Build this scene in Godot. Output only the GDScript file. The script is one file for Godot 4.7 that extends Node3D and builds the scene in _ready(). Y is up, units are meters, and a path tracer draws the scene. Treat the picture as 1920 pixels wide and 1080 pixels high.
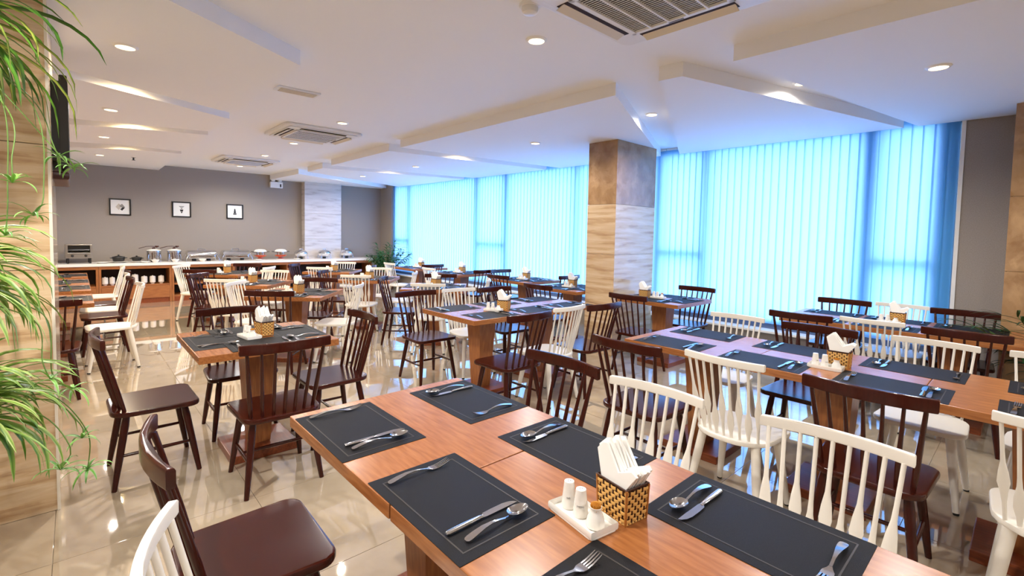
extends Node3D

# ---------------------------------------------------------------- set-up values
const CAM_H := 1.4685
const YAW := 42.439
const PITCH := -2.947
const ROLL := 1.172
const FOCAL := 896.47       # pixels of a 1920 x 1080 frame
const CENTRE_Y := 484.3     # row of the optical axis
const CEIL := 2.725
const SOFF := 2.62
const XW := 6.25

var M := {}
var taken := {}
var rng := RandomNumberGenerator.new()

# ---------------------------------------------------------------- mesh builder
class MB:
	var V := PackedVector3Array()
	var N := PackedVector3Array()
	var C := PackedColorArray()
	var xf := Transform3D()
	func add(verts: PackedVector3Array, tris: PackedInt32Array, crease := 40.0, closed := true, cols := PackedColorArray()) -> void:
		var vs := PackedVector3Array()
		for p in verts:
			vs.append(xf * p)
		var n := tris.size() / 3
		var vol := 0.0
		var mid := vs[0]
		for i in n:
			var a := vs[tris[i * 3]] - mid
			var b := vs[tris[i * 3 + 1]] - mid
			var c := vs[tris[i * 3 + 2]] - mid
			vol += a.dot(b.cross(c))
		var flip := closed and vol < 0.0
		var T := PackedInt32Array()
		var fn := PackedVector3Array()
		var at := []
		at.resize(vs.size())
		for i in vs.size():
			at[i] = PackedInt32Array()
		for i in n:
			var ia := tris[i * 3]
			var ib := tris[i * 3 + (2 if flip else 1)]
			var ic := tris[i * 3 + (1 if flip else 2)]
			var f := (vs[ib] - vs[ia]).cross(vs[ic] - vs[ia])
			if f.length_squared() < 1e-18:
				continue
			var k := fn.size()
			fn.append(f)
			T.append_array([ia, ib, ic])
			at[ia].append(k)
			at[ib].append(k)
			at[ic].append(k)
		var lim := cos(deg_to_rad(crease))
		var unit := PackedVector3Array()
		for f in fn:
			unit.append(f.normalized())
		for k in fn.size():
			for j in [0, 2, 1]:
				var iv := T[k * 3 + j]
				var s := Vector3.ZERO
				for o in at[iv]:
					if unit[o].dot(unit[k]) > lim:
						s += fn[o]
				V.append(vs[iv])
				N.append(s.normalized())
				C.append(cols[iv] if cols.size() else Color.WHITE)
	func mesh(colored := false) -> ArrayMesh:
		var a := []
		a.resize(Mesh.ARRAY_MAX)
		a[Mesh.ARRAY_VERTEX] = V
		a[Mesh.ARRAY_NORMAL] = N
		if colored:
			a[Mesh.ARRAY_COLOR] = C
		var m := ArrayMesh.new()
		m.add_surface_from_arrays(Mesh.PRIMITIVE_TRIANGLES, a)
		return m
	# a polygon (x, z) raised from y0 to y1 with chamfered edges
	func prism(poly: PackedVector2Array, y0: float, y1: float, bevel := 0.0, crease := 35.0) -> MB:
		var n := poly.size()
		var area := 0.0
		for i in n:
			area += poly[i].cross(poly[(i + 1) % n])
		var sgn := 1.0 if area > 0.0 else -1.0
		var rings := [[0.0, y0], [0.0, y1]] if bevel <= 0.0 else [[bevel, y0], [bevel * 0.3, y0 + bevel * 0.3], [0.0, y0 + bevel], [0.0, y1 - bevel], [bevel * 0.3, y1 - bevel * 0.3], [bevel, y1]]
		var vs := PackedVector3Array()
		for r in rings:
			for i in n:
				var p := poly[i]
				if r[0] > 0.0:
					var e0 := (poly[i] - poly[(i + n - 1) % n]).normalized()
					var e1 := (poly[(i + 1) % n] - poly[i]).normalized()
					var n0 := Vector2(-e0.y, e0.x) * sgn
					var n1 := Vector2(-e1.y, e1.x) * sgn
					p += (n0 + n1) / maxf(0.4, 1.0 + n0.dot(n1)) * r[0]
				vs.append(Vector3(p.x, r[1], p.y))
		var t := PackedInt32Array()
		for k in rings.size() - 1:
			for i in n:
				var a := k * n + i
				var b := k * n + (i + 1) % n
				t.append_array([a, b, b + n, a, b + n, a + n])
		var cap := Geometry2D.triangulate_polygon(poly)
		var top := (rings.size() - 1) * n
		# cap winding must agree with the sides: test the first triangle
		var cs := 0.0
		for i in cap.size() / 3:
			cs += (poly[cap[i * 3 + 1]] - poly[cap[i * 3]]).cross(poly[cap[i * 3 + 2]] - poly[cap[i * 3]])
		var up := (cs > 0.0) == (area > 0.0)
		for i in cap.size() / 3:
			var a := cap[i * 3]
			var b := cap[i * 3 + (1 if up else 2)]
			var c := cap[i * 3 + (2 if up else 1)]
			t.append_array([top + a, top + b, top + c, a, c, b])
		add(vs, t, crease)
		return self
	func box(c: Vector3, s: Vector3, bevel := 0.0) -> MB:
		var h := s / 2.0
		return prism(PackedVector2Array([Vector2(c.x - h.x, c.z - h.z), Vector2(c.x + h.x, c.z - h.z), Vector2(c.x + h.x, c.z + h.z), Vector2(c.x - h.x, c.z + h.z)]), c.y - h.y, c.y + h.y, bevel)
	# a tube along a path; radii as Vector2 (across, along the up axis)
	func tube(path: PackedVector3Array, radii: PackedVector2Array, seg := 8, up := Vector3.UP, loop := false) -> MB:
		var n := path.size()
		var vs := PackedVector3Array()
		var t := PackedInt32Array()
		for i in n:
			var d := (path[(i + 1) % n] - path[(i + n - 1) % n]) if loop else (path[mini(i + 1, n - 1)] - path[maxi(i - 1, 0)])
			d = d.normalized()
			var u := up
			if absf(u.dot(d)) > 0.95:
				u = Vector3.RIGHT if absf(d.x) < 0.8 else Vector3.BACK
			var side := d.cross(u).normalized()
			u = side.cross(d).normalized()
			var r := radii[mini(i, radii.size() - 1)]
			for k in seg:
				var a := TAU * (k + 0.5) / seg
				vs.append(path[i] + side * cos(a) * r.x + u * sin(a) * r.y)
		for i in (n if loop else n - 1):
			for k in seg:
				var a := i * seg + k
				var b := i * seg + (k + 1) % seg
				var c := ((i + 1) % n) * seg + (k + 1) % seg
				var e := ((i + 1) % n) * seg + k
				t.append_array([a, b, c, a, c, e])
		if not loop:
			var s0 := vs.size()
			vs.append(path[0])
			vs.append(path[n - 1])
			for k in seg:
				t.append_array([s0, (k + 1) % seg, k, s0 + 1, (n - 1) * seg + k, (n - 1) * seg + (k + 1) % seg])
		add(vs, t, 50.0)
		return self
	func rod(a: Vector3, b: Vector3, r0: float, r1: float, seg := 8) -> MB:
		return tube(PackedVector3Array([a, b]), PackedVector2Array([Vector2(r0, r0), Vector2(r1, r1)]), seg)
	# a profile of (radius, height) turned about y
	func lathe(prof: PackedVector2Array, seg := 16, c := Vector3.ZERO, crease := 40.0, cap := true) -> MB:
		var vs := PackedVector3Array()
		var t := PackedInt32Array()
		var n := prof.size()
		for p in prof:
			for k in seg:
				var a := TAU * k / seg
				vs.append(c + Vector3(cos(a) * p.x, p.y, sin(a) * p.x))
		for i in n - 1:
			for k in seg:
				var a := i * seg + k
				var b := i * seg + (k + 1) % seg
				t.append_array([a, b + seg, b, a, a + seg, b + seg])
		var s0 := vs.size()
		vs.append(c + Vector3(0, prof[0].y, 0))
		vs.append(c + Vector3(0, prof[n - 1].y, 0))
		for k in (seg if cap else 0):
			t.append_array([s0, k, (k + 1) % seg, s0 + 1, (n - 1) * seg + (k + 1) % seg, (n - 1) * seg + k])
		add(vs, t, crease)
		return self

func mb(x := Transform3D()) -> MB:
	var b := MB.new()
	b.xf = x
	return b

func rect(x0: float, x1: float, z0: float, z1: float) -> PackedVector2Array:
	return PackedVector2Array([Vector2(x0, z0), Vector2(x1, z0), Vector2(x1, z1), Vector2(x0, z1)])

func rounded(w: float, d: float, r: float, k := 4) -> PackedVector2Array:
	var p := PackedVector2Array()
	for q in 4:
		var cx: float = (w / 2 - r) * (1 if q == 0 or q == 3 else -1)
		var cz: float = (d / 2 - r) * (1 if q < 2 else -1)
		for i in k + 1:
			var a := PI / 2 * (q + float(i) / k)
			p.append(Vector2(cx + cos(a) * r, cz + sin(a) * r))
	return p

func poly(a: Array) -> PackedVector2Array:
	var p := PackedVector2Array()
	for i in a.size() / 2:
		p.append(Vector2(a[i * 2], a[i * 2 + 1]))
	return p

func pts(a: Array) -> PackedVector3Array:
	var p := PackedVector3Array()
	for i in a.size() / 3:
		p.append(Vector3(a[i * 3], a[i * 3 + 1], a[i * 3 + 2]))
	return p

# ---------------------------------------------------------------- naming and tagging
func numbered(called: String, under: Node) -> String:
	var key := "%d/%s" % [under.get_instance_id(), called]
	var n: int = taken.get(key, 0)
	taken[key] = n + 1
	return called if n == 0 else "%s_%03d" % [called, n]

func obj(called: String, m, mat: Material, under: Node = self) -> MeshInstance3D:
	var o := MeshInstance3D.new()
	o.name = numbered(called, under)
	o.mesh = m.mesh() if m is MB else m
	o.material_override = mat
	under.add_child(o, true)
	return o

func thing(called: String, label: String, category: String, at := Vector3.ZERO, turn := 0.0, group := "") -> Node3D:
	var o := Node3D.new()
	o.name = numbered(called, self)
	add_child(o, true)
	o.position = at
	o.rotation.y = turn
	tag(o, label, category, group)
	return o

func tag(o: Node, label: String, category: String, group := "") -> Node:
	o.set_meta("label", label)
	o.set_meta("category", category)
	if group:
		o.set_meta("group", group)
	return o

func struct(called: String, m, mat: Material, label := "") -> MeshInstance3D:
	var o := obj(called, m, mat)
	o.set_meta("kind", "structure")
	if label:
		o.set_meta("label", label)
	return o

var protos := {}
# the first use places the prototype itself, later uses place duplicates
func place(kind: String, build: Callable, called: String, label: String, category: String, group: String, at: Vector3, turn: float) -> Node3D:
	var o: Node3D
	if not protos.has(kind):
		o = thing(called, label, category, at, turn, group)
		build.call(o)
		protos[kind] = o
		return o
	o = protos[kind].duplicate()
	o.name = numbered(called, self)
	add_child(o, true)
	o.position = at
	o.rotation = Vector3(0, turn, 0)
	tag(o, label, category, group)
	return o

# ---------------------------------------------------------------- materials
func noise_tex(freq: float, a: Color, b: Color, seed_ := 1, oct := 4, warp := 0.0, mid := -1.0, midc := Color.WHITE, size := 512) -> NoiseTexture2D:
	var f := FastNoiseLite.new()
	f.seed = seed_
	f.noise_type = FastNoiseLite.TYPE_SIMPLEX_SMOOTH
	f.frequency = freq
	f.fractal_octaves = oct
	if warp > 0.0:
		f.domain_warp_enabled = true
		f.domain_warp_amplitude = warp
		f.domain_warp_frequency = freq * 0.7
	var t := NoiseTexture2D.new()
	t.width = size
	t.height = size
	t.seamless = true
	t.noise = f
	var g := Gradient.new()
	g.set_color(0, a)
	g.set_color(1, b)
	if mid >= 0.0:
		g.add_point(mid, midc)
	t.color_ramp = g
	return t

func mat(c: Color, rough := 0.5, metal := 0.0, spec := 0.5) -> StandardMaterial3D:
	var m := StandardMaterial3D.new()
	m.albedo_color = c
	m.roughness = rough
	m.metallic = metal
	m.metallic_specular = spec
	return m

func textured(t: Texture2D, scale: Vector3, rough: float, world := false, tint := Color.WHITE, spec := 0.5) -> StandardMaterial3D:
	var m := mat(tint, rough, 0.0, spec)
	m.albedo_texture = t
	m.uv1_triplanar = true
	m.uv1_world_triplanar = world
	m.uv1_scale = scale
	return m

func c8(r: int, g: int, b: int) -> Color:
	return Color8(r, g, b)

func materials() -> void:
	M.ceiling = mat(c8(245, 244, 242), 0.7)
	M.wall = textured(noise_tex(0.12, c8(146, 136, 126), c8(166, 156, 146), 3, 3), Vector3(1.6, 1.6, 1.6), 0.85, true)
	M.paint = mat(c8(214, 208, 200), 0.7)
	M.sill = mat(c8(238, 236, 230), 0.35)
	var ft := noise_tex(0.012, c8(184, 166, 140), c8(204, 187, 163), 11, 5, 30.0)
	M.tile = []
	for k in 3:
		var t := textured(ft, Vector3(0.55, 0.55, 0.55), 0.022, true, [Color(1, 1, 1), Color(0.985, 0.98, 0.97), Color(0.97, 0.97, 0.965)][k], 0.7)
		t.metallic = 0.08
		t.clearcoat_enabled = true
		t.clearcoat = 1.0
		t.clearcoat_roughness = 0.02
		M.tile.append(t)
	M.grout = mat(c8(190, 172, 145), 0.8)
	var mt := noise_tex(0.012, c8(230, 208, 174), c8(172, 134, 94), 21, 6, 70.0, 0.62, c8(210, 178, 138))
	M.marble = textured(mt, Vector3(0.22, 2.3, 0.22), 0.12, true, Color.WHITE, 0.6)
	M.marble_pale = textured(noise_tex(0.012, c8(214, 206, 198), c8(178, 166, 156), 23, 6, 70.0, 0.6, c8(202, 193, 184)), Vector3(0.25, 1.6, 0.25), 0.12, true, Color.WHITE, 0.6)
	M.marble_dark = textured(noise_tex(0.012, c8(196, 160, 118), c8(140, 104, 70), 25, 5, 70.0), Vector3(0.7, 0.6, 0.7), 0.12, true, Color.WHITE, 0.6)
	M.marble_trim = mat(c8(236, 226, 208), 0.25)
	var wt := noise_tex(0.02, c8(174, 112, 62), c8(138, 82, 44), 31, 5, 12.0)
	M.wood = textured(wt, Vector3(5.0, 5.0, 0.55), 0.26)
	M.wood_across = textured(wt, Vector3(0.55, 5.0, 5.0), 0.33)
	M.wood_up = textured(wt, Vector3(5.0, 0.55, 5.0), 0.38)
	M.wood_base = textured(noise_tex(0.02, c8(150, 78, 44), c8(112, 54, 30), 33, 4, 12.0), Vector3(5, 5, 0.6), 0.3)
	M.mahogany = textured(noise_tex(0.02, c8(66, 23, 14), c8(52, 18, 11), 41, 4, 12.0), Vector3(6, 1.2, 2), 0.2, false, Color.WHITE, 0.4)
	M.mahogany.clearcoat_enabled = true
	M.mahogany.clearcoat = 0.1
	M.mahogany.clearcoat_roughness = 0.15
	M.white_paint = mat(c8(236, 230, 218), 0.34)
	M.rubber = mat(c8(20, 18, 18), 0.7)
	# woven vinyl of the mats
	var im := Image.create(64, 64, false, Image.FORMAT_RGB8)
	for y in 64:
		for x in 64:
			var over := (x / 8 + y / 8) % 2 == 0
			var u := float(x % 8) / 8.0 if over else float(y % 8) / 8.0
			var h := 0.35 + 0.5 * sin(PI * u)
			im.set_pixel(x, y, Color(h, h, h))
	M.mat_weave = mat(c8(25, 24, 26), 0.55, 0.0, 0.27)
	M.mat_weave.heightmap_enabled = true
	M.mat_weave.heightmap_texture = ImageTexture.create_from_image(im)
	M.mat_weave.heightmap_scale = 0.05
	M.mat_weave.uv1_triplanar = true
	M.mat_weave.uv1_scale = Vector3(70, 70, 70)
	M.mat_border = mat(c8(44, 37, 34), 0.55)
	M.steel = mat(c8(208, 208, 210), 0.13, 1.0)
	M.chrome = mat(c8(222, 222, 224), 0.08, 1.0)
	M.brushed = mat(c8(176, 172, 168), 0.3, 1.0)
	M.porcelain = mat(c8(240, 236, 228), 0.12)
	M.print = mat(c8(112, 110, 108), 0.6)
	M.rattan = textured(noise_tex(0.05, c8(236, 190, 112), c8(206, 150, 76), 51, 3), Vector3(12, 30, 12), 0.45)
	M.rattan_dark = mat(c8(66, 34, 18), 0.5)
	M.cane = mat(c8(176, 112, 48), 0.5)
	M.napkin = mat(c8(250, 248, 242), 0.9)
	M.toothpick = textured(noise_tex(0.3, c8(236, 172, 66), c8(196, 128, 40), 61, 2), Vector3(20, 20, 20), 0.8)
	M.black = mat(c8(18, 17, 18), 0.35)
	M.black_gloss = mat(c8(10, 10, 12), 0.1)
	M.dark_cast = mat(c8(30, 28, 28), 0.4)
	M.brown_plastic = mat(c8(64, 22, 18), 0.35)
	M.orange_fuel = mat(c8(206, 78, 30), 0.3)
	M.cabinet = textured(wt, Vector3(0.6, 5, 5), 0.4)
	M.cabinet_in = mat(c8(44, 24, 16), 0.6)
	M.quartz = mat(c8(238, 234, 228), 0.2)
	M.ac = mat(c8(236, 234, 230), 0.4)
	M.ac_flap = mat(c8(226, 214, 190), 0.45)
	M.ac_dark = mat(c8(44, 24, 18), 0.8)
	M.frame_metal = mat(c8(96, 112, 132), 0.5, 0.2)
	M.lamp_rim = mat(c8(246, 244, 240), 0.4)
	M.lamp_glow = mat(c8(255, 244, 214), 0.5)
	M.lamp_glow.emission_enabled = true
	M.lamp_glow.emission = c8(255, 226, 172)
	M.lamp_glow.emission_energy_multiplier = 5.0
	M.slat = mat(Color(0.10, 0.48, 0.95).linear_to_srgb(), 0.85, 0.0, 0.2)
	M.slat.backlight_enabled = true
	M.slat.backlight = Color(0.8, 0.88, 1.0).linear_to_srgb()
	M.glass = mat(Color(1, 1, 1, 0.06), 0.02)
	M.glass.transparency = BaseMaterial3D.TRANSPARENCY_ALPHA
	M.leaf = mat(Color.WHITE, 0.42)
	M.leaf.vertex_color_use_as_albedo = true
	M.leaf.backlight_enabled = true
	M.leaf.backlight = Color(0.35, 0.5, 0.12)
	M.stem = mat(c8(96, 128, 52), 0.6)
	M.soil = mat(c8(52, 38, 28), 0.95)
	M.pot_white = mat(c8(226, 222, 214), 0.4)
	M.pot_brown = mat(c8(86, 52, 34), 0.5)
	M.paper = mat(c8(238, 236, 230), 0.8)
	M.art_dark = mat(c8(38, 40, 44), 0.7)
	M.art_grey = mat(c8(150, 146, 140), 0.7)
	M.art_beige = mat(c8(206, 196, 180), 0.7)

# ---------------------------------------------------------------- main
func _ready() -> void:
	rng.seed = 7
	camera_and_light()
	materials()
	room()
	ceiling_things()
	windows()
	tables_and_chairs()
	buffet()
	wall_things()
	plants()

func camera_and_light() -> void:
	var cam := Camera3D.new()
	cam.name = "camera"
	var y := deg_to_rad(YAW)
	var p := deg_to_rad(PITCH)
	var r := deg_to_rad(ROLL)
	cam.transform = Transform3D(Basis(Vector3.UP, -y) * Basis(Vector3.RIGHT, p) * Basis(Vector3.BACK, r), Vector3(0, CAM_H, 0))
	cam.projection = Camera3D.PROJECTION_FRUSTUM
	cam.near = 0.05
	cam.far = 100.0
	cam.size = 1080.0 / FOCAL * cam.near
	cam.frustum_offset = Vector2(0, -(540.0 - CENTRE_Y) / FOCAL * cam.near)
	add_child(cam)
	cam.current = true
	var e := Environment.new()
	var sky := ProceduralSkyMaterial.new()
	sky.sky_top_color = Color(0.26, 0.50, 1.0).linear_to_srgb()
	sky.sky_horizon_color = Color(0.34, 0.58, 1.0).linear_to_srgb()
	sky.ground_horizon_color = Color(0.28, 0.5, 0.9).linear_to_srgb()
	sky.ground_bottom_color = Color(0.15, 0.36, 0.66).linear_to_srgb()
	sky.sky_energy_multiplier = 2.95
	sky.ground_energy_multiplier = 2.4
	e.background_mode = Environment.BG_SKY
	e.sky = Sky.new()
	e.sky.sky_material = sky
	e.tonemap_mode = Environment.TONE_MAPPER_LINEAR
	e.tonemap_exposure = 1.1
	e.sdfgi_enabled = true
	e.ssao_enabled = true
	e.ssil_enabled = true
	var w := WorldEnvironment.new()
	w.name = "environment"
	w.environment = e
	add_child(w)

# ---------------------------------------------------------------- the room
const X0 := -0.75
const Z0 := -12.2
const Z1 := 3.6
const XL := -1.5

func room() -> void:
	# floor slab and its polished tiles
	var fl := struct("floor", mb().box(Vector3(2.6, -0.06, -4.3), Vector3(8.6, 0.1, 16.4)), M.grout)
	var ts := 0.8
	var tm := mb().prism(rounded(ts - 0.002, ts - 0.002, 0.001, 1), -0.01, 0.0, 0.0006).mesh()
	for ix in 10:
		for iz in 16:
			var x := -1.7 + ts * (ix + 0.5)
			var z := -12.4 + ts * (iz + 0.5)
			if z > 0.8 or x < -1.2 and z < -4.6:
				continue
			var t := obj("tile", tm, M.tile[rng.randi() % 3], fl)
			t.position = Vector3(x, 0, z)
	obj("floor_finish", mb().box(Vector3(2.3, -0.006, 2.2), Vector3(8.0, 0.012, 2.8)), M.tile[0], fl)
	# walls
	struct("wall_back", mb().box(Vector3(2.6, 1.4, Z0 - 0.1), Vector3(8.2, 3.0, 0.2)), M.wall)
	struct("wall_left", mb().box(Vector3(X0 - 0.1, 1.4, -8.2), Vector3(0.2, 3.0, 8.0)), M.wall)
	struct("wall_left_near", mb().box(Vector3(XL - 0.1, 1.4, 0.1), Vector3(0.2, 3.0, 7.0)), M.wall)
	struct("wall_front", mb().box(Vector3(2.5, 1.4, Z1 + 0.1), Vector3(8.2, 3.0, 0.2)), M.paint)
	# window wall: parapet under the sill, end pieces, head beam
	struct("wall_right", mb().box(Vector3(6.4, 0.16, -6.07), Vector3(0.34, 0.33, 11.08)).box(Vector3(6.4, 1.4, -11.9), Vector3(0.34, 3.0, 0.6)).box(Vector3(6.4, 1.4, 1.55), Vector3(0.34, 3.0, 4.14)).box(Vector3(6.4, 2.86, -6.07), Vector3(0.34, 0.26, 11.08)), M.wall)
	struct("trim_2", mb().box(Vector3(6.235, 1.53, -0.515), Vector3(0.03, 2.36, 0.03), 0.003), M.sill, "white vertical trim at the right end of the blinds")
	struct("trim_1", mb().box(Vector3(6.34, 0.345, -6.07), Vector3(0.38, 0.03, 11.08), 0.005), M.sill, "white window sill board under the blinds")
	# marble piers
	pier("marble_pier", "veined beige marble pier behind the hanging plants at the left edge", XL, -0.086, -4.25, -3.325, [0.0, 0.62, 1.24, 1.86, SOFF])
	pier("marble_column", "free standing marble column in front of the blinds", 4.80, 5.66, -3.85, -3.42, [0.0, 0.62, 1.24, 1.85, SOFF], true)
	pier("marble_pilaster", "pale marble pilaster on the back wall behind the buffet", 4.12, 5.02, Z0, -11.98, [0.0, 0.62, 1.24, 1.86, SOFF])
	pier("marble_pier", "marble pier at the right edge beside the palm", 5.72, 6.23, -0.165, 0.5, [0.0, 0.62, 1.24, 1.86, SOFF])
	struct("baseboard_back", mb().box(Vector3(2.6, 0.05, Z0 + 0.01), Vector3(6.6, 0.1, 0.02)), M.wood_base)
	# ceiling with its lowered panels
	var ce := struct("ceiling", mb().box(Vector3(2.5, CEIL + 0.1, -4.3), Vector3(8.4, 0.2, 16.4)), M.ceiling)
	var P := [
		[-0.75, -2.33, 1.195, -3.557, 1.2, -5.524, -0.75, -4.58],
		[-0.75, -4.78, 1.23, -5.82, 1.225, -6.755, -0.022, -7.143, -0.75, -7.37],
		[-0.75, -7.93, 0.534, -7.273, 1.248, -7.025, 1.253, -8.843, 0.469, -8.879, -0.034, -9.151, -0.75, -9.4],
		[-0.75, -10.2, 0.677, -9.296, 1.259, -9.133, 1.29, -12.19, -0.75, -12.19],
		[3.30, -2.39, 6.22, -3.69, 6.22, -5.62, 3.33, -5.966],
		[3.354, -6.339, 6.22, -5.94, 6.22, -8.05, 3.40, -8.55],
		[3.44, -9.06, 6.22, -8.38, 6.22, -11.2, 3.45, -9.86],
		[3.46, -10.42, 6.22, -11.87, 6.22, -12.19, 3.4, -12.19],
		[3.216, -1.947, 3.238, -1.769, 6.22, -0.965, 6.22, -3.40],
		[3.192, -1.392, 6.22, -0.85, 6.22, 3.5, 3.19, 3.5],
	]
	for a in P:
		obj("ceiling_panel", mb().prism(poly(a), SOFF, CEIL), M.ceiling, ce)

func pier(called: String, label: String, x0: float, x1: float, z0: float, z1: float, levels: Array, dark_top := false) -> void:
	var o := thing(called, label, "column")
	obj("core", mb().box(Vector3((x0 + x1) / 2, levels[-1] / 2, (z0 + z1) / 2), Vector3(x1 - x0 - 0.03, levels[-1], z1 - z0 - 0.03)), M.grout, o)
	for k in levels.size() - 1:
		var y0: float = levels[k] + 0.001
		var y1: float = levels[k + 1] - 0.001
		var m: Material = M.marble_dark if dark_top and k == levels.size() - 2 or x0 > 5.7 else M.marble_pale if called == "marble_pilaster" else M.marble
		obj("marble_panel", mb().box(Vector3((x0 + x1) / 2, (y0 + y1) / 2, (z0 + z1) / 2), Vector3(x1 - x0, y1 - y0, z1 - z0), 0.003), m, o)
	if called == "marble_pier" and x1 < 1.0:
		obj("corner_strip", mb().box(Vector3(x1 - 0.002, levels[-1] / 2, z1 - 0.002), Vector3(0.012, levels[-1], 0.012), 0.002), M.marble_trim, o)

# ---------------------------------------------------------------- ceiling fittings
func build_downlight(o: Node3D) -> void:
	obj("rim", mb().lathe(poly([0.052, -0.011, 0.066, -0.006, 0.07, 0.0, 0.05, 0.0, 0.05, -0.008, 0.052, -0.011]), 24, Vector3.ZERO, 40.0, false), M.lamp_rim, o)
	obj("lens", mb().lathe(poly([0.05, -0.009, 0.05, -0.004]), 24), M.lamp_glow, o)

func downlight(x: float, y: float, z: float, label: String, power := 1.0, glow := c8(255, 250, 244)) -> void:
	place("downlight", build_downlight, "downlight", label, "ceiling light", "recessed downlights", Vector3(x, y, z), 0.0)
	var l := SpotLight3D.new()
	l.name = numbered("lamp_light", self)
	l.position = Vector3(x, y - 0.03, z)
	l.rotation = Vector3(-PI / 2, 0, 0)
	l.light_color = glow
	l.light_energy = 2.05 * power
	l.light_size = 0.035
	l.spot_angle = 82.0
	l.spot_angle_attenuation = 0.6
	l.spot_range = 30.0
	l.spot_attenuation = 2.0
	l.shadow_enabled = true
	add_child(l)

func ceiling_things() -> void:
	var L := [
		[0.262, SOFF, -4.01, "round downlight in the nearest left lowered ceiling panel"],
		[0.287, SOFF, -6.26, "round downlight in the second left ceiling panel beyond the screen"],
		[0.302, SOFF, -8.23, "round downlight in the third left lowered ceiling panel"],
		[0.323, SOFF, -10.385, "round downlight in the farthest left ceiling panel above the toaster"],
		[4.207, SOFF, -0.491, "downlight in the ceiling panel at upper right corner"],
		[4.321, SOFF, -4.33, "downlight in the large panel left of the marble column"],
		[4.469, SOFF, -7.448, "downlight in the second right ceiling panel near the far blinds"],
		[4.508, SOFF, -9.654, "downlight in the third right ceiling panel near the back corner"],
		[2.233, CEIL, -2.25, "large looking downlight below the smoke detector"],
		[2.336, CEIL, -5.543, "downlight just before the second ceiling air conditioner"],
		[2.383, CEIL, -7.37, "downlight just behind the second ceiling air conditioner"],
		[2.431, CEIL, -8.982, "downlight just before the farthest ceiling air conditioner"],
		[2.489, CEIL, -10.925, "downlight just behind the farthest ceiling air conditioner"],
		[4.403, CEIL, -2.731, "downlight in the recess above the marble column"],
		[4.33, CEIL, -1.33, "downlight in the recess beside the cream edge at right"],
		[0.45, CEIL, -5.19, "downlight hidden in the first left ceiling recess"],
		[0.45, CEIL, -7.1, "downlight hidden in the second left ceiling recess"],
		[0.42, CEIL, -9.15, "downlight hidden in the third left ceiling recess"],
		[4.45, CEIL, -6.0, "downlight hidden in the first recess left of the column"],
		[4.6, CEIL, -8.52, "downlight hidden in the second recess left of the column"],
		[4.7, CEIL, -10.72, "downlight hidden in the recess by the back corner"],
		[2.2, CEIL, 0.9, "downlight above and behind the photographer"],
		[0.35, CEIL, -1.2, "downlight over the front left floor outside the view"],
		[4.3, SOFF, 1.3, "downlight over the near end of the right table outside the view"],
		[-0.62, CEIL, -1.95, "downlight washing the marble pier above the hanging plants"],
		[0.2, CEIL, 1.8, "downlight at the rear left of the room outside the view"],
	]
	for a in L:
		downlight(a[0], a[1], a[2], a[3], 0.7 if a[0] > 4.0 else 2.0 if a[0] < -0.5 else 1.05, c8(255, 222, 160) if "hidden" in a[3] else c8(255, 250, 244))
	# cassette air conditioners
	var A := [
		[2.2, -1.39, "white cassette air conditioner in the ceiling at top centre"],
		[2.32, -6.43, "second white cassette air conditioner along the ceiling"],
		[2.36, -9.95, "farthest white cassette air conditioner toward the back wall"],
	]
	for a in A:
		place("ac", build_ac, "air_conditioner", a[2], "air conditioner", "ceiling cassette air conditioners", Vector3(a[0], CEIL, a[1]), 0.0)
	var v := thing("ceiling_vent", "small flat white vent plate on the ceiling at left", "vent", Vector3(1.52, CEIL, -4.6))
	obj("plate", mb().box(Vector3(0, -0.008, 0), Vector3(0.36, 0.016, 0.16), 0.004), M.ac, v)
	for k in 4:
		obj("louver", mb().box(Vector3(0, -0.02, -0.045 + k * 0.03), Vector3(0.31, 0.006, 0.014), 0.002), M.ac_flap, v)
	var s := thing("smoke_detector", "round white smoke detector on the ceiling beside the near air conditioner", "smoke detector", Vector3(1.865, CEIL, -1.935))
	obj("base", mb().lathe(poly([0.055, -0.018, 0.06, -0.012, 0.06, 0.0]), 24), M.ac, s)
	obj("sensor_head", mb().lathe(poly([0.026, -0.055, 0.04, -0.048, 0.046, -0.03, 0.046, -0.018]), 24), M.ac, s)
	var d := thing("sprinkler_head", "tiny dark sprinkler on the far left lowered ceiling panel", "sprinkler", Vector3(0.75, SOFF, -10.3))
	obj("escutcheon", mb().lathe(poly([0.028, -0.006, 0.034, 0.0]), 12), M.chrome, d)
	obj("deflector", mb().lathe(poly([0.012, -0.045, 0.012, -0.006]), 8).lathe(poly([0.026, -0.05, 0.026, -0.045]), 12), M.dark_cast, d)

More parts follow.
